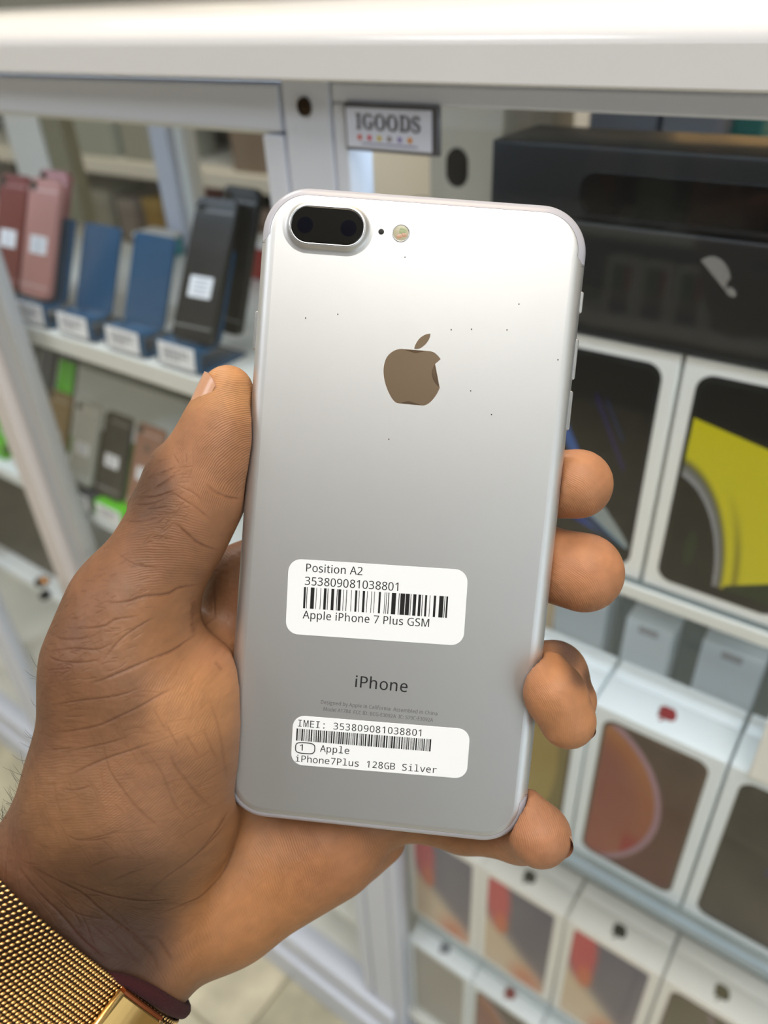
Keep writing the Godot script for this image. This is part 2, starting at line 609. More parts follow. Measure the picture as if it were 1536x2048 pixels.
	bar("rail", rel(-0.8235, -3.45, D), rel(2.6, -3.36, D), 0.02, mats.alu, rd, off3)
	bar("pane", rel(-0.798, -3.38, D) + Vector3(0, 0, -0.008), rel(2.6, -0.137, D), 0.004, mats.glass, rd, off3)
	bar("plinth", Vector3(-0.238, 0.001, 0.012), Vector3(0.9, 0.062, 0.012), 0.03, mats.alu, r, r.position)
	bar("shelf", Vector3(-0.255, 0.8145, -0.070), Vector3(0.9, 0.8225, -0.070), 0.32, mats.shelf_glass, r, r.position)
	bar("shelf_edge", Vector3(-0.255, 0.8135, -0.068), Vector3(0.9, 0.8235, -0.068), 0.003, mats.white_board, r, r.position)
	bar("shelf", Vector3(-0.255, 0.562, -0.030), Vector3(0.9, 0.571, -0.030), 0.32, mats.shelf_glass, r, r.position)
	bar("shelf_edge", Vector3(-0.255, 0.561, -0.028), Vector3(0.9, 0.572, -0.028), 0.003, mats.glass_edge, r, r.position)
	bar("shelf", Vector3(-0.255, 0.285, -0.034), Vector3(0.9, 0.2935, -0.034), 0.32, mats.shelf_glass, r, r.position)
	bar("cabinet_floor", Vector3(-0.255, 0.098, -0.012), Vector3(0.9, 0.112, -0.012), 0.36, mats.white_board, r, r.position)
	bar("back_panel", Vector3(-0.255, 0.1, -0.38), Vector3(0.9, 0.83, -0.38), 0.012, std(Color(0.50, 0.53, 0.54), 0.4), r, r.position)
	bar("upper_shelf", Vector3(-0.25, EYE.y - 0.1695, -0.18), Vector3(0.48, EYE.y - 0.1615, -0.18), 0.13, mats.white_board, r, r.position)
	bar("upper_shelf", Vector3(-0.25, EYE.y - 0.259, -0.18), Vector3(0.48, EYE.y - 0.251, -0.18), 0.13, mats.white_board, r, r.position)
	# shop sign on the right pane
	var s := thing("sign", "small framed shop sign stuck to the top left corner of the right glass pane", "sign", (rel(-0.794, -0.200, D) + rel(-0.632, -0.139, D)) / 2 + Vector3(0, 0, 0.0))
	put("frame", block(0.0535, 0.0205, 0.003, 0.0008), std(Color(0.42, 0.42, 0.44), 0.35, 0.6), s, Vector3(0, 0, 0.0005))
	put("plate", block(0.0485, 0.0172, 0.0012, 0.0003), std(Color(0.84, 0.86, 0.93), 0.4), s, Vector3(-0.0008, 0, 0.002))
	var f := font("Droid Serif", true)
	lettering("IGOODS", f, -0.0188, -0.0006, 0.0365, 0.0066, mats.grey_ink, s, 0.0028)
	lettering("IGOODS", f, -0.0194, -0.0002, 0.0365, 0.0066, std(Color(0.62, 0.62, 0.68), 0.5), s, 0.0026)
	var cols := [Color(0.80, 0.35, 0.30), Color(0.80, 0.25, 0.35), Color(0.80, 0.72, 0.25), Color(0.55, 0.5, 0.5), Color(0.55, 0.5, 0.75), Color(0.85, 0.55, 0.1)]
	for i in 6:
		put("icon", lathe([Vector2(0, 0.0003), Vector2(0.0011, 0.0003), Vector2(0.0013, 0)], 14), std(cols[i], 0.5), s, Vector3(-0.0172 + i * 0.0058, -0.0040, 0.0027))
	put("rule", block(0.032, 0.0006, 0.0003, 0.0001), std(Color(0.5, 0.5, 0.62), 0.5), s, Vector3(0, -0.0066, 0.0027))


# a bar whose front face spans two corners (same z) and which reaches depth behind it; bevelled along its long edges
func bar(called: String, a: Vector3, b: Vector3, depth: float, mat: Material, parent: Node, off: Vector3) -> MeshInstance3D:
	var w := absf(b.x - a.x)
	var h := absf(b.y - a.y)
	var m := block(w, h, depth, minf(0.0012, minf(depth, minf(w, h)) * 0.3))
	return put(called, m, mat, parent, Vector3((a.x + b.x) / 2, (a.y + b.y) / 2, minf(a.z, 9.0) - depth / 2) - off)


# small phone shape for the display
func display_phone(label: String, body: Color, w: float, h: float, at: Vector3, tilt: float, yaw: float, group: String, sticker := true, mark := false, sticker_y := -0.05) -> Node3D:
	var t := thing("display_phone", label, "phone", at, group)
	t.rotation = Vector3(-tilt, yaw, 0)
	put("body", rprism(w, h, w * 0.14, [Vector2(0.0012, 0.0035), Vector2(0.0004, 0.0030), Vector2(0, 0.0018), Vector2(0, -0.0018), Vector2(0.0004, -0.0030), Vector2(0.0012, -0.0035)], 6), std(body, 0.3, 0.25), t, Vector3(0, h / 2, 0))
	for e in [0.9, 0.1]:
		put("antenna_band", block(w * 0.96, 0.0014, 0.0005, 0.0001), std(body.lerp(Color.WHITE, 0.45), 0.4), t, Vector3(0, h * e, 0.0036))
	put("camera", rprism(w * 0.2, w * 0.2, w * 0.1, [Vector2(0.0003, 0.0012), Vector2(0, 0.0008), Vector2(0, 0)], 6), mats.black_gloss, t, Vector3(-w * 0.32, h * 0.93, 0.0034))
	if sticker:
		var s := put("sticker", block(w * 0.56, h * 0.15, 0.0004, 0.0001, 0.001), mats.paper, t, Vector3(w * 0.02, h * (0.5 + sticker_y), 0.0037))
		for k in 4:
			put("print", block(w * 0.36 - 0.003 * (k % 2), 0.0007, 0.0002, 0.00005), std(Color(0.45, 0.45, 0.55), 0.6), s, Vector3(0, h * (0.045 - 0.03 * k), 0.0003))
	if mark:
		put("round_mark", lathe([Vector2(0, 0.0004), Vector2(w * 0.09, 0.0003), Vector2(w * 0.1, 0)], 20), std(body.darkened(0.5), 0.3), t, Vector3(0, h * 0.74, 0.0036))
	return t


# acrylic easel: base, leaning back plate, front lip with a price tag
func easel(label: String, mat: Material, at: Vector3, w: float, hh: float, lip: float, group: String, tagged := true) -> Node3D:
	var t := thing("phone_stand", label, "stand", at, group)
	put("base", block(w, 0.003, 0.05, 0.0008), mat, t, Vector3(0, 0.0016, -0.025))
	put("lip", block(w, lip, 0.003, 0.0008), mat, t, Vector3(0, lip / 2 + 0.0032, 0.0), Vector3(-0.12, 0, 0))
	put("tray", block(w, 0.003, 0.018, 0.0008), mat, t, Vector3(0, 0.019, -0.011))
	put("back_plate", block(w, hh, 0.003, 0.0008, 0.004), mat, t, Vector3(0, 0.019 + hh * 0.45, -0.022 - hh * 0.22), Vector3(-0.44, 0, 0))
	if tagged:
		var p := put("price_tag", block(w * 0.82, lip * 0.92, 0.0006, 0.0001), mats.paper, t, Vector3(0, lip / 2 + 0.0032, 0.0022), Vector3(-0.12, 0, 0))
		var rng := RandomNumberGenerator.new()
		rng.seed = hash(label)
		for row in 3:
			for k in 6:
				if row < 2 or k < 4:
					put("print", block(w * 0.07 * rng.randf_range(0.7, 1.0), lip * 0.1, 0.0002, 0.00004), std(Color(0.42, 0.42, 0.48), 0.6), p, Vector3(w * (-0.24 + 0.095 * k), lip * (0.2 - 0.17 * row), 0.0004))
	return t


func build_left_goods() -> void:
	var y1 := 0.8951
	var d := 0.365
	var where := ["at the far left edge behind the left door", "under the rose gold phone", "right beside the rose gold phone, holding nothing", "left beside the dark grey phone, holding nothing", "under the dark grey phone by the post"]
	var xs := [-2.055, -1.872, -1.690, -1.498, -1.312]
	for i in 5:
		easel("blue stand with a white price tag " + where[i], mats.acrylic_blue, Vector3(xs[i] * d, y1, EYE.z - d), 0.052, 0.075, 0.020, "blue stands on the upper shelf")
	var tl := atan2(0.044, 0.094)
	display_phone("rose gold phone with a white sticker leaning on the upper shelf", Color(0.72, 0.50, 0.48), 0.046, 0.106, Vector3(-1.80 * 0.38, y1 + 0.0235, EYE.z - 0.374), tl, 0.0, "phones on the upper shelf")
	display_phone("dark red phone with a white sticker at the far left of the upper shelf", Color(0.42, 0.04, 0.06), 0.046, 0.106, Vector3(-1.93 * 0.38, y1 + 0.0235, EYE.z - 0.374), tl, 0.0, "phones on the upper shelf")
	display_phone("plain pink phone standing behind the rose gold one", Color(0.60, 0.36, 0.37), 0.046, 0.106, Vector3(-1.80 * 0.395, y1 + 0.024, EYE.z - 0.402), tl, 0.0, "phones on the upper shelf", false)
	display_phone("dark grey phone with a white sticker leaning on the upper shelf near the post", Color(0.075, 0.075, 0.08), 0.042, 0.112, Vector3(-1.235 * 0.38, y1 + 0.0235, EYE.z - 0.374), tl * 1.22, 0.08, "phones on the upper shelf", true, false, -0.12)
	display_phone("plain black phone right behind the dark grey one near the post", Color(0.012, 0.012, 0.015), 0.040, 0.112, Vector3(-1.155 * 0.40, y1 + 0.0235, EYE.z - 0.402), tl * 0.9, -0.05, "phones on the upper shelf", false)
	# a few boxed goods at the back of the upper shelf
	var g := [[-1.30, 0.02, "small cyan box at the back of the upper shelf", Color(0.16, 0.62, 0.68), 0.05], [-1.015, 0.033, "red box at the back of the upper shelf beside the post", Color(0.62, 0.13, 0.12), 0.075]]
	for b in g:
		var t := thing("carton", b[2], "box", Vector3(b[0] * 0.585, y1, EYE.z - 0.585))
		put("body", block(b[4], b[1], 0.03, 0.001), std(b[3], 0.5), t, Vector3(0, b[1] / 2, 0))
		put("lid", block(b[4] + 0.001, 0.006, 0.031, 0.001), mats.card, t, Vector3(0, b[1] + 0.003, 0))
	# second shelf
	var y2 := 0.6931
	var d2 := 0.352
	var tl2 := atan2(0.039, 0.081)
	var s2 := [[-2.02, "navy", "second stand from the left door stile on the second shelf"], [-1.935, "navy", "stand under the silver phone on the second shelf"], [-1.785, "green", "stand under the dark grey phone on the second shelf"], [-1.64, "green", "stand under the pale pink phone on the second shelf"]]
	for i in 4:
		if i == 0:
			continue
		var n: String = s2[i][1]
		easel(("dark blue" if n == "navy" else "bright green") + " acrylic " + s2[i][2], mats["acrylic_" + n], Vector3(s2[i][0] * d2, y2, EYE.z - d2), 0.048, 0.06, 0.018, "stands on the second shelf")
	var ph := [[-0.7385, Color(0.50, 0.40, 0.21), "gold phone with a white sticker on the second shelf"], [-0.688, Color(0.70, 0.71, 0.68), "silver phone with a white sticker on the second shelf"], [-0.6385, Color(0.22, 0.20, 0.18), "dark grey phone with a white sticker on the second shelf"], [-0.588, Color(0.62, 0.45, 0.37), "pale pink phone with a round dark mark on the second shelf"]]
	for i in 4:
		display_phone(ph[i][2], ph[i][1], 0.0395, 0.089, Vector3(ph[i][0], y2 + 0.0235, EYE.z - 0.362), tl2, 0.0, "phones on the second shelf", true, i == 3 or i == 2, -0.06)
	# left of the stile
	easel("bright green acrylic stand left of the door stile on the second shelf", mats.acrylic_green, Vector3(-0.875, y2, EYE.z - 0.365), 0.05, 0.07, 0.02, "stands on the second shelf", false)
	easel("bright green acrylic stand half hidden by the left door stile on the second shelf", mats.acrylic_green, Vector3(-0.815, y2, EYE.z - 0.40), 0.03, 0.09, 0.02, "stands on the second shelf", false)
	for k in 3:
		display_phone(["slate blue phone leftmost of three behind the left door stile", "slate blue phone in the middle of three behind the left door stile", "slate blue phone rightmost of three behind the left door stile"][k], Color(0.22, 0.25, 0.30), 0.03, 0.10, Vector3(-0.90 + 0.040 * k, y2 + 0.024, EYE.z - 0.43), tl2, 0.0, "slate phones behind the left stile", false)
	# third shelf
	easel("bright green acrylic stand on the third shelf beside the thumb", mats.acrylic_green, Vector3(-0.655, 0.506, EYE.z - 0.375), 0.045, 0.10, 0.02, "stands on the third shelf", false)
	easel("dark green shaded acrylic stand on the third shelf further right", mats.acrylic_green, Vector3(-0.59, 0.506, EYE.z - 0.375), 0.045, 0.10, 0.02, "stands on the third shelf", false)


# ------------------------------------------------------------------ boxed phones
func picture(kind: String) -> ImageTexture:
	var w := 120
	var h := 240
	var im := Image.create(w, h, false, Image.FORMAT_RGB8)
	for y in h:
		for x in w:
			var u := (x + 0.5) / w
			var v := (y + 0.5) / h
			var c := Color(0.02, 0.02, 0.025)
			match kind:
				"yellow":
					# a ribbon sweeping from the left edge down to a tip right of the middle
					var r := Vector2(u + 0.1, 1.0 - v).length()
					if v > 0.17 + 0.1 * u and v < 0.96:
						if r > 0.66:
							c = Color(0.80, 0.76, 0.05).lerp(Color(0.45, 0.66, 0.16), smoothstep(0.75, 1.0, u) * (1.0 - smoothstep(0.3, 0.6, v)))
							c = c.lerp(Color(0.42, 0.38, 0.03), 0.6 * smoothstep(0.05, 0.0, absf(r - 0.74)) * smoothstep(0.4, 0.8, v))
							if v > 0.94 - (u - 0.55) * 0.25:
								c = Color(0.10, 0.16, 0.03)
						elif r > 0.62:
							c = Color(0.42, 0.40, 0.22).lerp(Color(0.80, 0.76, 0.05), (r - 0.62) / 0.04)
						elif r > 0.56:
							c = Color(0.62, 0.62, 0.64).lerp(Color(0.36, 0.36, 0.33), (r - 0.56) / 0.06)
						elif r > 0.50:
							c = Color(0.05, 0.035, 0.02)
						elif Vector2((u - 0.2) * 2.0, (v - 0.8)).length() < 0.1:
							c = Color(0.10, 0.16, 0.05)
				"blue":
					if absf((v - 0.22) - (u - 0.55) * 0.95) < 0.02 and u > 0.5 and u < 0.85:
						c = Color(0.10, 0.05, 0.30)
					if absf((v - 0.2) - (u - 0.62) * 0.9) < 0.012 and u > 0.6 and u < 0.8:
						c = Color(0.05, 0.14, 0.34)
					var e0 := 0.52 + 0.34 * u * u
					var e1 := 0.63 + 0.32 * u
					if v > e0 + 0.03 and v < 0.78 + 0.14 * u:
						c = Color(0.06, 0.16, 0.55).lerp(Color(0.15, 0.40, 0.55), smoothstep(0.4, 0.8, u))
						if v < e1 - 0.03 and u > 0.6:
							c = Color(0.56, 0.60, 0.60)
						if absf(v - e1) < 0.02:
							c = Color(0.04, 0.16, 0.30)
					if u < 0.5 and absf(v - (0.15 + u * 0.9)) < 0.05:
						c = Color(0.2, 0.35, 0.6)
				"coral":
					c = Color(0.20, 0.14, 0.11).lerp(Color(0.32, 0.13, 0.11), v)
					var e := Vector2((u + 0.28) / 0.98, (v - 0.52) / 0.56).length()
					if e < 1.0:
						c = Color(0.42, 0.20, 0.17).lerp(Color(0.50, 0.25, 0.20), v)
						c = c.lerp(Color(0.55, 0.33, 0.15), smoothstep(0.6, 0.95, e) * (1.0 - v))
						if v > 0.66 and u > 0.4:
							c = c.lerp(Color(0.50, 0.05, 0.09), smoothstep(0.66, 0.85, v))
					if absf(e - 1.0) < 0.035:
						c = Color(0.52, 0.40, 0.45)
				"dark":
					c = Color(0.09, 0.085, 0.085).lerp(Color(0.20, 0.18, 0.17), smoothstep(0.45, 0.8, v))
					var e2 := Vector2(u - 0.1, v - 0.3).length()
					if absf(e2 - 0.42) < 0.05 and v < 0.5:
						c = Color(0.05, 0.06, 0.28)
					if absf(e2 - 0.5) < 0.02 and v < 0.45:
						c = Color(0.4, 0.38, 0.45)
				"cloud":
					c = Color(0.30, 0.29, 0.36).lerp(Color(0.38, 0.34, 0.38), v)
					var lowleft := smoothstep(-0.12, 0.16, v - 0.36 - 0.5 * u)
					c = c.lerp(Color(0.78, 0.70, 0.58), lowleft * 0.9)
					c = c.lerp(Color(0.70, 0.42, 0.28), 1.0 - smoothstep(0.05, 0.42, Vector2(u - 0.72, (v - 0.97) * 1.4).length()))
					c = c.lerp(Color(0.68, 0.22, 0.25), 1.0 - smoothstep(0.16, 0.32, Vector2((u - 0.16) * 1.2, (v - 0.17) * 0.75 - (u - 0.16) * 0.2).length()))
					c = c.lerp(Color(0.72, 0.36, 0.20), 0.9 * (1.0 - smoothstep(0.05, 0.16, Vector2(u - 0.25, (v - 0.44) * 0.9).length())))
				"gold":
					c = Color(0.56, 0.47, 0.22).lerp(Color(0.62, 0.55, 0.28), v)
					if Vector2(u - 0.2, v - 0.5).length() > 0.7:
						c = Color(0.45, 0.40, 0.2)
				"olive":
					c = Color(0.28, 0.25, 0.15)
					if absf(Vector2(u + 0.1, v - 0.5).length() - 0.75) < 0.03:
						c = Color(0.45, 0.38, 0.4)
				"tricolour":
					c = Color(0.55, 0.5, 0.45)
					if v < 0.5:
						c = Color(0.6, 0.12, 0.08) if u < 0.35 else Color(0.1, 0.4, 0.15)
					if v > 0.75:
						c = Color(0.08, 0.1, 0.35)
				"grey":
					c = Color(0.60, 0.59, 0.57)
			if kind in ["cloud", "coral"]:
				c = c * 1.15
			im.set_pixel(x, y, c)
	return ImageTexture.create_from_image(im)


func fruit_outline(s: float) -> PackedVector2Array:
	var o := smooth_chain(pairs([7.15, 34.08, 6.46, 32.34, 5.34, 30.7, 4.29, 29.84, 3.18, 29.57, 1.72, 29.98, 0.1, 30.38, -0.98, 30.03, -2.22, 29.62, -3.39, 29.97, -4.65, 31.42, -5.85, 33.71, -6.55, 36.03, -6.70, 38.25, -6.14, 40.4, -4.72, 41.9, -2.94, 42.57, -1.37, 42.38, 0.45, 41.79, 1.75, 42.21, 3.41, 42.58, 4.83, 42.42, 6.03, 41.65, 6.73, 40.91]), 4)
	o.remove_at(o.size() - 1)
	var bite := smooth_chain(pairs([6.73, 40.91, 5.51, 39.67, 4.9, 37.81, 5.26, 36.16, 6.08, 34.97, 7.15, 34.08]), 4)
	bite.remove_at(bite.size() - 1)
	o.append_array(bite)
	for i in o.size():
		o[i] = (o[i] - Vector2(0.2, 36.0)) * s
	return o


func leaf_outline(s: float) -> PackedVector2Array:
	var o := smooth_chain(pairs([0.21, 42.85, 0.4, 43.84, 1.19, 45.29, 2.37, 46.28, 3.7, 46.74]), 4)
	o.remove_at(o.size() - 1)
	var p := smooth_chain(pairs([3.7, 46.74, 3.68, 45.77, 2.97, 44.32, 1.8, 43.19, 0.85, 42.84, 0.21, 42.85]), 4)
	p.remove_at(p.size() - 1)
	o.append_array(p)
	for i in o.size():
		o[i] = (o[i] - Vector2(0.2, 36.0)) * s
	return o


func fruit_mark(s: float, z: float) -> ArrayMesh:
	var st := SurfaceTool.new()
	st.begin(Mesh.PRIMITIVE_TRIANGLES)
	add_polygon(st, fruit_outline(s), 0.0, z)
	add_polygon(st, leaf_outline(s), 0.0, z)
	st.generate_normals()
	return st.commit()


var prints := {}


# standing retail box: lower tray, lid, printed picture on the front, mark on the top; at = middle of its front bottom edge
func phone_box(label: String, at: Vector3, w: float, h: float, d: float, kind: String, mark: Color, group: String, card := "card", inset := 0.008) -> Node3D:
	var t := thing("phone_box", label, "box", at, group)
	# a telescoping box standing on its end: the lid is the front half
	put("lid", block(w, h, d * 0.62, 0.0012), mats[card], t, Vector3(0, h / 2, -d * 0.31))
	put("tray", block(w - 0.0012, h - 0.0012, d * 0.375, 0.001), mats[card], t, Vector3(0, h / 2, -d * 0.62 - d * 0.1895))
	if kind != "":
		if not prints.has(kind):
			var m := std(Color.WHITE, 0.3)
			m.albedo_texture = picture(kind)
			prints[kind] = m
		var pw := w - 2 * inset
		var ph := h - 2 * inset
		if kind in ["yellow", "blue", "coral", "dark", "gold", "olive"]:
			var rim := put("printed_rim", rprism(pw, ph, pw * 0.13, [Vector2(0.0001, 0.0003), Vector2(0, 0.0002), Vector2(0, 0)], 7), mats.black_card if kind in ["yellow", "blue", "dark"] else std(Color(0.30, 0.24, 0.20), 0.35), t, Vector3(0, h / 2, 0.0))
			put("printed_screen", rprism(pw * 0.93, ph * 0.96, pw * 0.11, [Vector2(0.0001, 0.0003), Vector2(0, 0.0002), Vector2(0, 0)], 7), prints[kind], rim, Vector3(0, 0, 0.0003))
		else:
			put("printed_screen", rprism(pw, ph, pw * 0.06, [Vector2(0.0001, 0.0003), Vector2(0, 0.0002), Vector2(0, 0)], 7), prints[kind], t, Vector3(0, h / 2, 0.0))
	if mark.a > 0.0:
		var pm := put("printed_mark", fruit_mark(0.00088, 0.0002), std(mark, 0.35), t, Vector3(0, h + 0.0001, -d * 0.36))
		pm.rotation = Vector3(-PI / 2, PI, 0)
	return t


func build_right_goods() -> void:
	# row on the glass shelf: white boxes with a swoosh
	var z := EYE.z - 0.395
	var none := Color(0, 0, 0, 0)
	phone_box("white phone box with a yellow swoosh on its dark screen, on the upper glass shelf", Vector3(-0.0525, 0.8235, z), 0.0868, 0.1555, 0.05, "yellow", none, "boxes on the upper glass shelf")
	phone_box("white phone box with a blue swoosh on its dark screen, beside the fingertips", Vector3(-0.1415, 0.8235, z), 0.0868, 0.1555, 0.05, "blue", none, "boxes on the upper glass shelf")
	# black boxes on top of them
	var bk := thing("black_box", "wide black box with a recessed black window, topmost of the dark stack", "box", Vector3(0.012, 1.0412, z))
	put("carton", block(0.456, 0.035, 0.054, 0.001), mats.black_card, bk, Vector3(0, 0.0175, -0.027))
	put("window", block(0.40, 0.020, 0.0006, 0.0002, 0.008), mats.black_gloss, bk, Vector3(0.024, 0.0135, 0.0002))
	put("edge_line", block(0.455, 0.0008, 0.0004, 0.0001), std(Color(0.16, 0.16, 0.17), 0.4), bk, Vector3(0, 0.0335, 0.0001))
	var bk2 := thing("black_box", "taller black box with half a silver fruit emblem under the wide black one", "box", Vector3(0.012, 0.9797, z + 0.002))
	put("carton", block(0.456, 0.060, 0.056, 0.001), mats.black_card, bk2, Vector3(0, 0.0302, -0.028))
	put("edge_line", block(0.455, 0.0012, 0.0004, 0.0001), std(Color(0.20, 0.20, 0.21), 0.4), bk2, Vector3(0, 0.0592, 0.0001))
	put("edge_line", block(0.455, 0.0012, 0.0004, 0.0001), std(Color(0.14, 0.14, 0.15), 0.4), bk2, Vector3(0, 0.0022, 0.0001))
	# the emblem: the upper half of the fruit, hanging upside down and tilted
	var half := PackedVector2Array()
	for k in 19:
		var a := deg_to_rad(-42.0 + 180.0 * k / 18.0)
		var rr := 0.0085 * (1.0 + 0.12 * cos(2.0 * (a - 2.2)))
		if k > 0 and k < 4:
			rr *= 0.86
		half.append(Vector2(rr * cos(a), rr * sin(a)))
	var st := SurfaceTool.new()
	st.begin(Mesh.PRIMITIVE_TRIANGLES)
	add_polygon(st, half, 0.0, 0.0006)
	var lf := PackedVector2Array()
	for k in 12:
		var a := TAU * k / 12
		lf.append(Vector2(0.0098, -0.0066) + Vector2(0.0030 * cos(a), 0.0019 * sin(a)).rotated(-0.6))
	add_polygon(st, lf, 0.0, 0.0006)
	st.generate_normals()
	var em := put("emblem", st.commit(), mats.silver, bk2, Vector3(-0.1020, 0.0430, 0.0002))
	em.set_meta("label", "half silver fruit emblem")
	# row below: boxes with visible tops
	z = EYE.z - 0.358
	var y := 0.7405 - 0.1695
	phone_box("white phone box with a coral picture and a red mark on its top", Vector3(-0.0587, y, z), 0.0875, 0.1695, 0.050, "coral", Color(0.55, 0.10, 0.16), "boxes on the middle glass shelf", "card_cool", 0.0085)
	phone_box("white phone box with a gold picture behind the ring and little fingers", Vector3(-0.1478, y, z), 0.0875, 0.1695, 0.050, "gold", none, "boxes on the middle glass shelf", "card_cool", 0.0085)
	phone_box("white phone box with a dark picture, right of the coral one", Vector3(0.0305, y, z), 0.0875, 0.1695, 0.050, "dark", none, "boxes on the middle glass shelf", "card_cool", 0.0085)
	# one box standing closer, at the right edge of the row
	phone_box("white phone box standing in front at the right edge above the dark picture box", Vector3(0.041, 0.7410, z + 0.004), 0.0875, 0.05, 0.030, "", none, "boxes on the middle glass shelf", "card", 0.0085)
	# pale boxes at the back of that shelf
	var rng := RandomNumberGenerator.new()
	rng.seed = 5
	var names := ["pale blue carton behind the middle row, nearest the phone edge", "pale blue carton behind the gold picture box", "tall pale blue carton behind the coral picture box", "pale blue carton behind the red mark", "pale blue carton behind the dark picture box"]
	for k in 5:
		var hh: float = [0.178, 0.182, 0.188, 0.183, 0.186][k]
		var t := thing("carton", names[k], "box", Vector3(-0.205 + 0.056 * k, 0.5712, EYE.z - 0.445 - 0.012 * (k % 2)), "pale cartons behind the middle row")
		put("body", block(0.034 + 0.008 * (k % 2), hh, 0.03, 0.001), mats.card_cool, t, Vector3(0, hh / 2, 0))
		put("hang_tab", block(0.014, 0.006, 0.001, 0.0003), mats.alu_dim, t, Vector3(0, hh * 0.97, 0.0156))
	# third row
	z = EYE.z - 0.36
	y = EYE.y - 0.681 - 0.170
	var third := [[-0.2237, "cloud", none, "white phone box with a red cloud picture at the left end beside the post"], [-0.1390, "cloud", Color(0.13, 0.13, 0.13), "white phone box with a red cloud picture under the little finger"], [-0.0530, "cloud", Color(0.05, 0.06, 0.07), "white phone box with a red cloud picture and a black mark on its glossy top"], [0.0330, "olive", Color(0.32, 0.30, 0.20), "white phone box with a brown picture and an olive mark at the lower right"]]
	for b in third:
		phone_box(b[3], Vector3(b[0], y, z), 0.0843, 0.170, 0.044, b[1], b[2], "boxes on the lower glass shelf", "card", 0.0085)
	# bottom row, standing further out
	z = EYE.z - 0.34
	y = EYE.y - 0.867 - 0.160
	var low := [[-0.2160, "grey", Color(0.42, 0.45, 0.50), "white phone box with a plain grey front and grey mark, bottom left beside the post"], [-0.1365, "coral", Color(0.50, 0.10, 0.10), "white phone box with a small red mark in the bottom row"], [-0.0570, "cloud", none, "white phone box rightmost in the bottom row"]]
	for b in low:
		phone_box(b[3], Vector3(b[0], y, z), 0.0782, 0.160, 0.039, b[1], b[2], "boxes on the cabinet floor", "card_cool", 0.007)
	# goods at the back of the top shelf, left of and above the black boxes
	var top := [[-0.590, 0.50, -0.245, 0.118, 0.075, "white box with a black oval behind the sign", true], [-0.66, 0.50, -0.40, 0.075, 0.085, "cream box below the sign", false], [-0.545, 0.52, -0.44, 0.12, 0.055, "cream box left of the black stack", false], [-0.50, 0.60, -0.21, 0.08, 0.10, "white box with a magenta spot behind the black stack", false], [-0.37, 0.58, -0.235, 0.085, 0.10, "pale grey box behind the black stack", false], [-0.285, 0.58, -0.20, 0.07, 0.055, "white box behind the black stack, right of the grey one", false], [-0.235, 0.60, -0.235, 0.05, 0.085, "teal box behind the black stack", false]]
	for b in top:
		var wd: float = b[3] * b[1]
		var hd: float = b[4]
		# each stands on the nearer of the two boards
		var spot := rel(b[0], b[2], b[1]) + Vector3(0, -hd * 0.2, 0)
		var board := EYE.y - (0.1613 if spot.y > EYE.y - 0.1615 else 0.2507)
		hd = minf(hd + spot.y - board, 0.13 if board > EYE.y - 0.2 else 0.0805)
		spot.y = board
		var t := thing("carton", b[5], "box", spot, "cartons at the back of the top shelf")
		var col: Color = Color(0.80, 0.77, 0.70)
		if "teal" in b[5]:
			col = Color(0.20, 0.60, 0.56)
		elif "grey" in b[5]:
			col = Color(0.55, 0.57, 0.62)
		put("body", block(wd, hd, 0.04, 0.001), std(col, 0.45), t, Vector3(0, hd / 2, -0.02))
		put("lid", block(wd + 0.001, hd * 0.2, 0.041, 0.001), std(col.lightened(0.15), 0.45), t, Vector3(0, hd * 0.9, -0.02))
		if b[6]:
			put("printed_oval", rprism(0.018, 0.026, 0.009, [Vector2(0.0001, 0.0003), Vector2(0, 0.0002), Vector2(0, 0)], 8), mats.black_gloss, t, Vector3(-0.006, hd * 0.55, 0.0002))
		if "magenta" in b[5]:
			put("printed_spot", lathe([Vector2(0, 0.0004), Vector2(0.007, 0.0003), Vector2(0.0075, 0)], 20), std(Color(0.55, 0.12, 0.42), 0.4), t, Vector3(0.018, hd * 0.75, 0.0006))


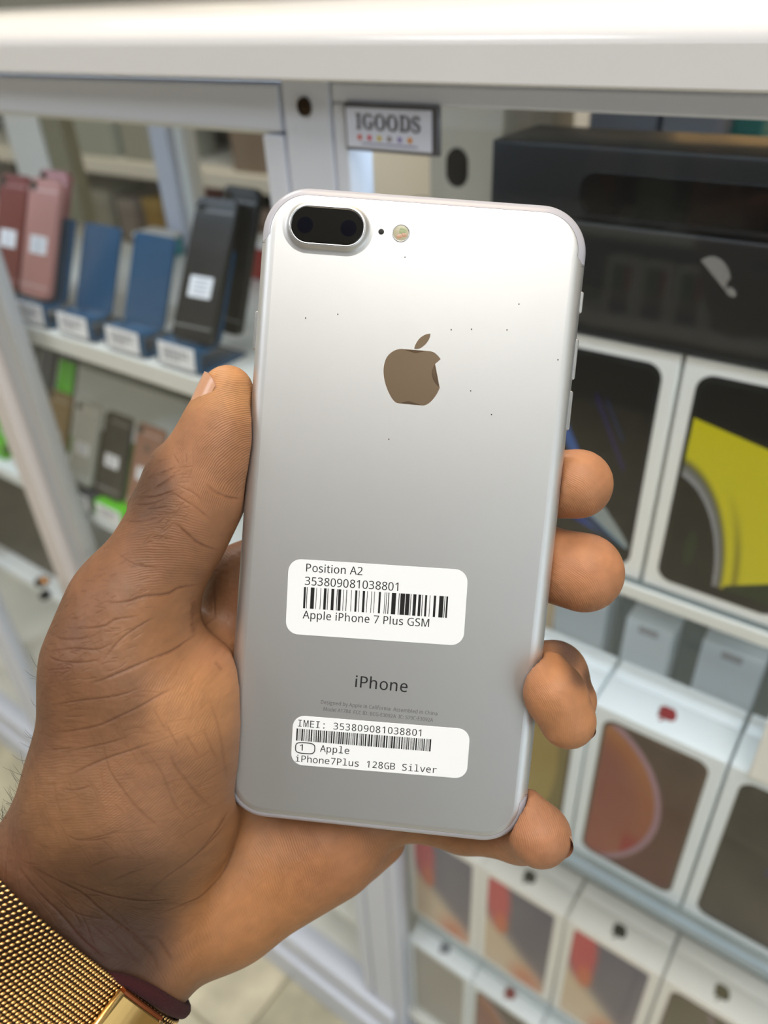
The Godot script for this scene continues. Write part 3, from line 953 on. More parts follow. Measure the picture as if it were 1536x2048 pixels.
func build_far_shelf() -> void:
	# wall unit beyond the cabinet's glass back
	var t := thing("wall_shelf", "white wall shelf seen through the left cabinet", "shelf", Vector3(-1.5, 0.3, -0.95))
	var o := t.position
	bar("board", Vector3(-2.4, 0.832, -0.78), Vector3(-0.85, 0.862, -0.78), 0.25, mats.white_board, t, o)
	bar("board", Vector3(-2.4, 0.655, -0.78), Vector3(-0.85, 0.675, -0.78), 0.25, mats.white_board, t, o)
	bar("board", Vector3(-2.4, 1.06, -0.78), Vector3(-0.85, 1.09, -0.78), 0.25, mats.white_board, t, o)
	bar("back", Vector3(-2.4, 0.3, -1.03), Vector3(-0.85, 1.3, -1.03), 0.02, std(Color(0.42, 0.41, 0.38), 0.7), t, o)
	bar("upright", Vector3(-2.42, 0.0, -0.78), Vector3(-2.40, 1.3, -0.78), 0.25, mats.white_board, t, o)
	bar("upright", Vector3(-0.85, 0.0, -0.78), Vector3(-0.83, 1.3, -0.78), 0.25, mats.white_board, t, o)
	var g := [[-1.63, 0.862, 0.17, 0.13, Color(0.62, 0.66, 0.63), "pale grey-green box on the upper board of the wall shelf"], [-1.43, 0.862, 0.16, 0.125, Color(0.60, 0.62, 0.58), "second pale box on the upper board of the wall shelf"], [-1.86, 0.862, 0.10, 0.11, Color(0.25, 0.24, 0.2), "dark box on the upper board of the wall shelf"],
		[-1.66, 0.675, 0.10, 0.11, Color(0.56, 0.57, 0.53), "grey carton on the lower board of the wall shelf"], [-1.55, 0.675, 0.06, 0.10, Color(0.50, 0.47, 0.46), "narrow greyish carton on the lower board of the wall shelf"], [-1.455, 0.675, 0.06, 0.11, Color(0.58, 0.46, 0.12), "mustard carton on the lower board of the wall shelf"], [-1.375, 0.675, 0.06, 0.08, Color(0.22, 0.32, 0.30), "dark green carton on the lower board of the wall shelf"], [-1.355, 0.757, 0.09, 0.05, Color(0.60, 0.30, 0.30), "pink red carton on top of the dark green one"], [-1.29, 0.675, 0.06, 0.06, Color(0.70, 0.58, 0.50), "peach carton on the lower board of the wall shelf"],
		[-1.12, 0.862, 0.12, 0.14, Color(0.52, 0.47, 0.42), "brownish carton on the upper board of the wall shelf"], [-0.96, 0.862, 0.10, 0.15, Color(0.45, 0.43, 0.41), "grey-brown carton at the right end of the wall shelf"], [-1.05, 0.675, 0.16, 0.12, Color(0.55, 0.48, 0.45), "tan carton on the lower board at the right end of the wall shelf"]]
	for b in g:
		var c := thing("carton", b[5], "box", Vector3(b[0], b[1] + 0.0005, -0.80), "cartons on the wall shelf")
		put("body", block(b[2], b[3] * 0.78, 0.12, 0.002), std(b[4], 0.6), c, Vector3(0, b[3] * 0.39, -0.06))
		put("lid", block(b[2] + 0.002, b[3] * 0.215, 0.122, 0.002), std((b[4] as Color).lightened(0.12), 0.6), c, Vector3(0, b[3] * 0.89, -0.06))


func build_opposite_shelf() -> void:
	# stands behind the photographer; the right glass pane mirrors it faintly
	var t := thing("reflected_shelf", "white shelf unit mirrored faintly in the right glass pane", "shelf", Vector3(-0.4, 0, 1.75))
	var o := t.position
	for yy in [0.36, 0.60, 0.92]:
		put("board", block(1.6, 0.02, 0.25, 0.002), mats.white_board, t, Vector3(0, yy, 0))
	put("back", block(1.6, 1.0, 0.02, 0.002), mats.dark_wood, t, Vector3(0, 0.5, 0.135))
	for s in [-0.81, 0.81]:
		put("upright", block(0.02, 1.0, 0.27, 0.002), mats.white_board, t, Vector3(s, 0.5, 0.01))
	for k in 4:
		var b := phone_box("white box", Vector3(-0.69 + 0.092 * k, 0.3705, 1.66), 0.08, 0.16, 0.05, "tricolour", Color(0, 0, 0, 0), "mirrored boxes", "card", 0.012)
		b.rotation.y = PI
		b.set_meta("label", ["leftmost", "second from the left", "second from the right", "rightmost"][k] + " of four white boxes mirrored in the glass under the black stack")
	for k in 5:
		var c := thing("carton", ["leftmost", "second from left", "middle", "second from right", "rightmost"][k] + " of five upright brownish cartons mirrored in the glass", "box", Vector3(-0.78 + 0.135 * k, 0.6105, 1.70), "mirrored cartons")
		var col: Color = [Color(0.35, 0.25, 0.18), Color(0.4, 0.42, 0.36), Color(0.45, 0.30, 0.2), Color(0.42, 0.28, 0.2), Color(0.36, 0.36, 0.3)][k]
		put("body", block(0.08, 0.17, 0.05, 0.002), std(col, 0.5), c, Vector3(0, 0.085, 0))
		put("lid", block(0.081, 0.05, 0.051, 0.002), std(col.lightened(0.1), 0.5), c, Vector3(0, 0.196, 0))


# ------------------------------------------------------------------ the phone in the hand
# Phone frame, in millimetres: x right, y towards the camera end, z out of the back; the origin is the middle of the back.
func held() -> Transform3D:
	return Transform3D(Basis(Vector3(0.855672, -0.091482, -0.509369), Vector3(-0.185928, 0.864196, -0.467543), Vector3(0.482967, 0.494769, 0.722459)).orthonormalized(), Vector3(-0.089236, 1.036497, 0.197796))


func edge_profile(n: int) -> Array:
	# (inset, z) from the flat back round the edge to the glass, millimetres
	var o := []
	for k in n + 1:
		var a := PI / 2 * k / n
		o.append(Vector2(3.7 * (1 - sin(a)), -3.65 * (1 - cos(a))))
	for k in range(1, 7):
		var a := PI / 2 * k / 7
		o.append(Vector2(2.6 * (1 - cos(a)), -3.65 - 3.3 * sin(a)))
	o.append(Vector2(2.8, -7.1))
	return o


func scaled(p: Array, s: float) -> Array:
	var o := []
	for v in p:
		o.append(v * s)
	return o


func build_phone() -> void:
	var t := thing("phone", "silver phone held upright in the hand, its back with two white barcode stickers facing us", "phone")
	t.transform = held()
	var alu := std(Color(0.83, 0.835, 0.84), 0.46, 0.92)
	var grain := noise_tex(512, 0.35, FastNoiseLite.TYPE_SIMPLEX, true, 1.2, 2)
	alu.normal_enabled = true
	alu.normal_texture = grain
	alu.normal_scale = 0.25
	alu.uv1_scale = Vector3(4, 8, 1)
	var w := 77.9 * MM
	var h := 158.2 * MM
	put("body", rprism(w, h, 11.2 * MM, scaled(edge_profile(10), MM), 16), alu, t)
	put("screen_glass", rprism(w - 5.2 * MM, h - 5.2 * MM, 8.6 * MM, scaled([Vector2(0, -7.0), Vector2(0.2, -7.2), Vector2(0.9, -7.4)], MM), 12), mats.black_gloss, t)
	# antenna bands: a plastic strip following the top and the bottom edge round the corners
	var band := std(Color(0.71, 0.71, 0.75), 0.3)
	for s in [1.0, -1.0]:
		put("antenna_band", antenna(s), band, t)
		var edge := []
		for q in band_path(s):
			edge.append(Vector3(q[0].x - q[1].x * 2.36, q[0].y - q[1].y * 2.36, -0.27) * MM)
		put("band_seam", tube_mesh(edge.slice(2, edge.size() - 2), [0.06 * MM], 5), std(Color(0.45, 0.45, 0.46), 0.5), t)
	# seam lines where a band meets the sides
	for sx in [-1.0, 1.0]:
		for sy in [-1.0, 1.0]:
			put("band_seam", seam(sx, sy), std(Color(0.42, 0.42, 0.43), 0.5), t)
	# camera island: raised skirt of the shell, bright ring, black glass, two lenses
	var cam := put("camera_bump", rprism(22.2 * MM, 13.2 * MM, 6.6 * MM, scaled([Vector2(2.15, 1.25), Vector2(1.98, 1.23), Vector2(1.85, 1.12), Vector2(1.72, 0.85), Vector2(1.55, 0.55), Vector2(1.25, 0.28), Vector2(0.8, 0.1), Vector2(0.0, -0.02)], MM), 16), alu, t, Vector3(-22.8, 69.6, 0) * MM)
	put("ring", rprism(18.2 * MM, 9.2 * MM, 4.6 * MM, scaled([Vector2(0.45, 1.2), Vector2(0.40, 1.3), Vector2(0.15, 1.3), Vector2(0, 1.15), Vector2(0, 0.9)], MM), 16), mats.silver, cam)
	put("camera_glass", rprism(17.3 * MM, 8.3 * MM, 4.15 * MM, scaled([Vector2(0.2, 1.36), Vector2(0.0, 1.3), Vector2(0, 1.1)], MM), 16), mats.black_gloss, cam)
	var lens := std(Color(0.02, 0.03, 0.10), 0.05, 0.5)
	for lx in [-5.25, 5.1]:
		put("lens", lathe(scaled([Vector2(0, 1.40), Vector2(0.9, 1.40), Vector2(1.5, 1.385), Vector2(1.9, 1.365)], MM), 28), lens, cam, Vector3(lx, -0.25, 0) * MM)
	put("microphone", lathe(scaled([Vector2(0, 0.03), Vector2(0.62, 0.03), Vector2(0.68, 0.0)], MM), 24), mats.ink, t, Vector3(-10.05, 69.45, 0) * MM)
	var fl := put("flash", lathe(scaled([Vector2(0, 0.05), Vector2(1.85, 0.05), Vector2(2.05, 0.0)], MM), 32), std(Color(0.70, 0.68, 0.58), 0.25), t, Vector3(-5.35, 69.5, 0) * MM)
	put("flash_ring", ring_mesh(1.95 * MM, 0.14 * MM), mats.silver, fl)
	var rng := RandomNumberGenerator.new()
	rng.seed = 9
	for k in 9:
		var up := k % 3 == 0
		put("flash_led", lathe(scaled([Vector2(0, 0.09), Vector2(0.34, 0.08), Vector2(0.5, 0.05)], MM), 10), std(Color(0.62, 0.66, 0.50) if k < 5 else Color(0.74, 0.58, 0.48), 0.3), fl, Vector3(rng.randf_range(-1.0, 1.0), (0.7 if k < 5 else -0.7) + rng.randf_range(-0.4, 0.4), 0) * MM)
	# buttons
	for b in [[1, 57.25, 5.1], [1, 43.75, 9.7], [1, 31.45, 9.5], [-1, 44.5, 9.4]]:
		put("side_button", block(1.2 * MM, b[2] * MM, 2.3 * MM, 0.25 * MM, 0.5 * MM), mats.silver, t, Vector3(b[0] * 38.85, b[1], -3.65) * MM)
	# mirror-polished emblem; its warm tint stands in for brown surroundings reflected in it
	var mirror := std(Color(0.88, 0.77, 0.68), 0.06, 1.0)
	var em := put("emblem", fruit_mark(MM, 0.06 * MM), mirror, t, Vector3(0.2, 36.0, -0.02) * MM)
	em.set_meta("label", "mirror polished fruit emblem")
	# engraved print
	var sans := font("Droid Sans")
	var mono := font("Droid Sans Mono")
	var eng := std(Color(0.20, 0.20, 0.21), 0.4, 0.5)
	lettering("iPhone", sans, -7.1 * MM, -41.45 * MM, 13.1 * MM, 2.95 * MM, eng, t, 0.02 * MM, "engraved_name")
	var faint := std(Color(0.52, 0.52, 0.53), 0.42, 0.7)
	lettering("Designed by Apple in California  Assembled in China", sans, -15.3 * MM, -46.6 * MM, 29.3 * MM, 0.95 * MM, faint, t, 0.02 * MM, "engraved_line")
	lettering("Model A1784  FCC ID: BCG-E3092A  IC: 579C-E3092A", sans, -14.5 * MM, -48.35 * MM, 27.6 * MM, 0.95 * MM, faint, t, 0.02 * MM, "engraved_line")
	# upper sticker
	var lab := put("sticker", rprism(44.4 * MM, 19.0 * MM, 3.2 * MM, scaled([Vector2(0.05, 0.1), Vector2(0, 0.07), Vector2(0, 0.0)], MM), 8), mats.paper, t, Vector3(-3.69, -19.49, 0) * MM, Vector3(0, 0, deg_to_rad(1.66)))
	var z := 0.1 * MM
	lettering("Position A2", sans, -17.75 * MM, 6.56 * MM, 14.0 * MM, 2.0 * MM, mats.ink, lab, z)
	lettering("353809081038801", sans, -17.9 * MM, 3.2 * MM, 23.2 * MM, 2.08 * MM, mats.ink, lab, z)
	lettering("Apple iPhone 7 Plus GSM", sans, -18.05 * MM, -5.3 * MM, 31.5 * MM, 2.0 * MM, mats.ink, lab, z)
	# bar code read off the sticker: bar start and width in units of the whole
	var st := SurfaceTool.new()
	st.begin(Mesh.PRIMITIVE_TRIANGLES)
	var bars := [0, 14, 20, 5, 48, 26, 86, 4, 116, 4, 140, 18, 166, 5, 192, 20, 230, 5, 240, 20, 275, 4, 296, 5, 330, 4, 358, 14, 384, 4, 410, 16, 440, 4, 470, 4, 490, 4, 522, 14, 562, 4, 574, 4, 588, 6, 612, 30, 660, 5]
	var bars2 := [672, 32, 708, 28, 742, 5, 760, 22, 796, 18, 822, 5, 842, 14, 874, 4, 902, 16, 940, 30, 976, 5, 988, 12]
	for src in [bars, bars2]:
		for k in range(0, src.size(), 2):
			quad_box(st, (-18.05 + 35.75 * src[k] * 0.001) * MM, (-18.05 + 35.75 * (src[k] + src[k + 1]) * 0.001) * MM, -2.72 * MM, 2.65 * MM, z, z + 0.02 * MM)
	st.generate_normals()
	put("barcode", st.commit(), mats.ink, lab)
	# lower sticker
	var lab2 := put("sticker", rprism(44.6 * MM, 12.85 * MM, 3.0 * MM, scaled([Vector2(0.05, 0.1), Vector2(0, 0.07), Vector2(0, 0.0)], MM), 8), mats.paper, t, Vector3(0.4, -56.23, 0) * MM, Vector3(0, 0, deg_to_rad(1.28)))
	lettering("IMEI: 353809081038801", mono, -20.95 * MM, 3.65 * MM, 31.1 * MM, 1.75 * MM, mats.ink, lab2, z)
	lettering("1", mono, -20.2 * MM, -2.55 * MM, 0.8 * MM, 1.6 * MM, mats.ink, lab2, z)
	lettering("Apple", mono, -15.0 * MM, -2.45 * MM, 7.4 * MM, 1.75 * MM, mats.ink, lab2, z)
	lettering("iPhone7Plus 128GB Silver", mono, -21.1 * MM, -5.55 * MM, 35.8 * MM, 1.72 * MM, mats.ink, lab2, z)
	st = SurfaceTool.new()
	st.begin(Mesh.PRIMITIVE_TRIANGLES)
	rng.seed = 353
	var x := -21.25
	while x < 12.7:
		var dense := fmod(x + 22.0, 1.9) < 1.1
		var bw := rng.randf_range(0.22, 0.42) if dense else rng.randf_range(0.09, 0.14)
		quad_box(st, x * MM, (x + bw) * MM, -0.05 * MM, 3.1 * MM, z, z + 0.02 * MM)
		x += bw + (rng.randf_range(0.16, 0.3) if dense else rng.randf_range(0.10, 0.16))
	st.generate_normals()
	put("barcode", st.commit(), mats.ink, lab2)
	var oval := []
	for k in 40:
		var a := TAU * k / 40
		oval.append(Vector3(-18.8 + 2.45 * signf(cos(a)) * pow(absf(cos(a)), 0.55), -1.85 + 1.4 * signf(sin(a)) * pow(absf(sin(a)), 0.6), 0.1) * MM)
	put("oval_outline", tube_mesh(oval, [0.13 * MM], 6, true), mats.ink, lab2)
	# dust specks
	st = SurfaceTool.new()
	st.begin(Mesh.PRIMITIVE_TRIANGLES)
	for p in [Vector2(24.0, 55.2), Vector2(21.8, 49.0), Vector2(-26.5, 48.0), Vector2(-4.0, 20.8), Vector2(20.1, 28.8), Vector2(-18.8, 49.5), Vector2(13.4, 48.5), Vector2(34.5, 43.0), Vector2(-3.9, 64.0), Vector2(14.6, 34.0), Vector2(8.6, 48.0)]:
		for k in 6:
			var a := TAU * k / 6
			var b := TAU * (k + 1) / 6
			tri(st, Vector3(p.x, p.y, 0.05) * MM, Vector3(p.x + 0.16 * cos(b), p.y + 0.2 * sin(b), 0.02) * MM, Vector3(p.x + 0.16 * cos(a), p.y + 0.2 * sin(a), 0.02) * MM)
	st.generate_normals()
	put("dust_specks", st.commit(), mats.ink, t).set_meta("kind", "stuff")


func quad_box(st: SurfaceTool, x0: float, x1: float, y0: float, y1: float, z0: float, z1: float) -> void:
	st.set_smooth_group(-1)
	tri(st, Vector3(x0, y0, z1), Vector3(x0, y1, z1), Vector3(x1, y1, z1))
	tri(st, Vector3(x0, y0, z1), Vector3(x1, y1, z1), Vector3(x1, y0, z1))
	tri(st, Vector3(x0, y0, z0), Vector3(x0, y0, z1), Vector3(x1, y0, z1))
	tri(st, Vector3(x0, y1, z1), Vector3(x0, y1, z0), Vector3(x1, y1, z1))


func ring_mesh(r: float, t: float) -> ArrayMesh:
	var p := []
	for k in 32:
		p.append(Vector3(r * cos(TAU * k / 32), r * sin(TAU * k / 32), 0.00005))
	return tube_mesh(p, [t], 6, true)


func band_path(s: float) -> Array:
	# outline of the phone's end from one side round both corners to the other: position and outward direction
	var o := []
	var hw := 38.95
	var hh := 79.1
	var r := 11.2
	for k in 3:
		o.append([Vector2(-hw, s * lerpf(65.8, hh - r, k / 3.0)), Vector2(-1, 0)])
	for k in 17:
		var a := PI / 2 * k / 16
		o.append([Vector2(-hw + r - r * cos(a), s * (hh - r + r * sin(a))), Vector2(-cos(a), s * sin(a))])
	for k in range(1, 12):
		o.append([Vector2(lerpf(-hw + r, hw - r, k / 12.0), s * hh), Vector2(0, s)])
	for k in 17:
		var a := PI / 2 * (1 - k / 16.0)
		o.append([Vector2(hw - r + r * cos(a), s * (hh - r + r * sin(a))), Vector2(cos(a), s * sin(a))])
	for k in range(1, 4):
		o.append([Vector2(hw, s * lerpf(hh - r, 65.8, k / 3.0)), Vector2(1, 0)])
	return o


func antenna(s: float) -> ArrayMesh:
	var path := band_path(s)
	var st := SurfaceTool.new()
	st.begin(Mesh.PRIMITIVE_TRIANGLES)
	st.set_smooth_group(0)
	var rows := []
	var n := path.size()
	for i in n:
		var row := []
		# the strip narrows towards the side where it ends
		var e := minf(minf(i, n - 1 - i) / 2.0, 1.0)
		var wide := lerpf(1.1, 2.35, e)
		for k in 9:
			var a0 := asin(1.0 - wide / 3.7)
			var a := lerpf(a0, PI / 2, k / 8.0)
			var ins := 3.7 * (1 - sin(a)) - 0.03
			var zz := -3.65 * (1 - cos(a)) + 0.03 * cos(a)
			var q: Vector2 = path[i][0] - path[i][1] * ins
			row.append(Vector3(q.x, q.y, zz) * MM)
		for k in 3:
			var q: Vector2 = path[i][0] + path[i][1] * (0.03 - 0.9 * (k + 1) / 3.0 * (k + 1) / 3.0)
			row.append(Vector3(q.x, q.y, -3.65 - 0.9 * (k + 1)) * MM)
		rows.append(row)
	for i in n - 1:
		for k in rows[0].size() - 1:
			var a: Vector3 = rows[i][k]
			var b: Vector3 = rows[i + 1][k]
			var c: Vector3 = rows[i + 1][k + 1]
			var d: Vector3 = rows[i][k + 1]
			if s > 0:
				tri(st, a, c, b)
				tri(st, a, d, c)
			else:
				tri(st, a, b, c)
				tri(st, a, c, d)
	st.generate_normals()
	return st.commit()


func seam(sx: float, sy: float) -> ArrayMesh:
	# hair-thin line across the rounded side at the end of a band
	var p := []
	for k in 9:
		var a := lerpf(0.75, PI / 2, k / 8.0)
		p.append(Vector3(sx * (38.95 - 3.7 * (1 - sin(a)) + 0.0), sy * (65.7 - 0.5 * (1 - k / 8.0)), -3.65 * (1 - cos(a)) + 0.0) * MM)
	return tube_mesh(p, [0.07 * MM], 5)


# ------------------------------------------------------------------ the hand
const BONES := [
	[0, Vector3(-79.72, -96.63, 6.00), 16.50, Vector3(-158, -196, 88), 24],
	[0, Vector3(-67.74, -103.14, 3.00), 18.00, Vector3(-147, -204, 82), 25],
	[0, Vector3(-55.01, -115.54, -3.00), 16.60, Vector3(-133, -214, 77), 24],
	[0, Vector3(-67.02, -40.09, 6.00), 15.50, Vector3(-65.22, -73.23, 6.00), 19.00],
	[0, Vector3(-53.79, -46.99, 4.00), 15.50, Vector3(-55.81, -77.09, 4.00), 18.50],
	[0, Vector3(-65.98, -73.31, 6.00), 18.50, Vector3(-78.83, -98.47, 5.00), 16.50],
	[0, Vector3(-48.66, -54.74, -1.00), 10.90, Vector3(-47.18, -82.19, -4.00), 11.40],
	[0, Vector3(-45.59, -41.64, 0.00), 7.10, Vector3(-46.80, -60.76, 0.00), 7.40],
	[0, Vector3(-65.92, -40.57, 4.00), 14.50, Vector3(-64.00, -25.62, 2.00), 13.20],
	[0, Vector3(-64.00, -25.62, 2.00), 13.20, Vector3(-54.98, -6.37, -2.00), 10.60],
	[0, Vector3(-54.98, -6.37, -2.00), 10.60, Vector3(-50.11, 5.96, -4.00), 9.90],
	[0, Vector3(-50.11, 5.96, -4.00), 9.90, Vector3(-46.46, 18.24, -4.00), 8.00],
	[0, Vector3(-46.33, 18.25, -4.00), 7.80, Vector3(-45.19, 29.42, -4.00), 6.30],
	[0, Vector3(-57.87, 6.92, -4.00), 4.20, Vector3(-60.52, 2.43, -5.00), 2.80],
	[0, Vector3(-64.08, -88.96, 1.00), 14.00, Vector3(-67.48, -103.74, 2.00), 15.50],
	[0, Vector3(-54.29, -82.97, 0.00), 14.00, Vector3(-53.60, -100.87, -5.00), 12.50],
	[0, Vector3(-60.12, -42.94, -6.00), 12.00, Vector3(-48.38, -46.48, -22.00), 11.00],
	[0, Vector3(-61.09, -98.33, -14.00), 15.00, Vector3(-40.81, -24.99, -26.00), 11.00],
	[0, Vector3(-53.24, -108.63, -18.00), 14.00, Vector3(-26.02, -39.12, -30.00), 10.50],
	[0, Vector3(-43.38, -113.23, -20.00), 14.00, Vector3(-11.28, -60.82, -32.00), 10.50],
	[0, Vector3(-42.62, -116.41, -18.00), 13.50, Vector3(-11.68, -96.38, -22.00), 14.00],
	[0, Vector3(-37.25, -110.51, -18.00), 14.50, Vector3(-2.20, -85.08, -27.00), 12.50],
	[0, Vector3(-57.87, -116.11, -8.00), 14.50, Vector3(-40.18, -112.60, -16.00), 13.50],
	[1, Vector3(-42.22, -22.06, -25.00), 10.50, Vector3(3.70, 3.29, -27.00), 9.20],
	[1, Vector3(3.70, 3.29, -27.00), 9.20, Vector3(32.02, 12.01, -16.00), 8.00],
	[1, Vector3(32.02, 12.01, -16.00), 8.60, Vector3(44.13, 13.71, -9.00), 8.80],
	[2, Vector3(-26.11, -35.91, -29.00), 10.50, Vector3(16.71, -14.43, -30.00), 9.40],
	[2, Vector3(16.71, -14.43, -30.00), 9.40, Vector3(38.31, -7.68, -18.00), 9.00],
	[2, Vector3(38.04, -8.08, -16.00), 9.60, Vector3(48.31, -8.78, -10.00), 10.20],
	[3, Vector3(-11.34, -58.94, -31.00), 10.30, Vector3(31.06, -43.32, -31.00), 9.20],
	[3, Vector3(31.06, -43.32, -31.00), 9.00, Vector3(44.87, -37.74, -16.00), 8.60],
	[3, Vector3(44.87, -37.74, -16.00), 8.00, Vector3(47.56, -41.55, -7.00), 7.00],
	[3, Vector3(40.93, -33.37, -3.00), 5.00, Vector3(41.79, -37.21, 3.00), 7.00],
	[3, Vector3(41.79, -37.21, 3.00), 7.00, Vector3(45.48, -43.36, 3.00), 6.90],
	[4, Vector3(1.27, -83.67, -28.00), 9.50, Vector3(26.36, -87.20, -27.00), 8.20],
	[4, Vector3(26.36, -87.20, -27.00), 8.20, Vector3(40.34, -82.38, -16.00), 8.00],
	[4, Vector3(40.34, -82.38, -16.00), 8.00, Vector3(43.33, -76.49, -4.00), 7.40],
	[4, Vector3(39.47, -68.86, -4.00), 3.90, Vector3(42.64, -75.50, -1.00), 7.40],
	[5, Vector3(-59.25, 10.59, -4.00), 3.80, Vector3(-56.08, 9.29, -2.00), 4.20],
	[5, Vector3(-62.38, 4.87, -4.00), 2.30, Vector3(-56.89, 7.13, -1.00), 2.60],
	[5, Vector3(-63.59, 1.32, -4.00), 2.60, Vector3(-57.89, 2.91, -1.00), 4.00],
	[5, Vector3(-65.38, -1.31, -3.00), 3.00, Vector3(-59.29, 0.35, 0.00), 4.20],
	[5, Vector3(1.44, -97.86, -26.00), 5.60, Vector3(-1.22, -95.87, -26.00), 8.00],
	[5, Vector3(4.99, -95.56, -27.00), 4.80, Vector3(2.95, -93.96, -27.00), 6.00],
	[5, Vector3(-2.60, -101.12, -25.00), 6.20, Vector3(-5.26, -98.99, -25.00), 9.00],
]

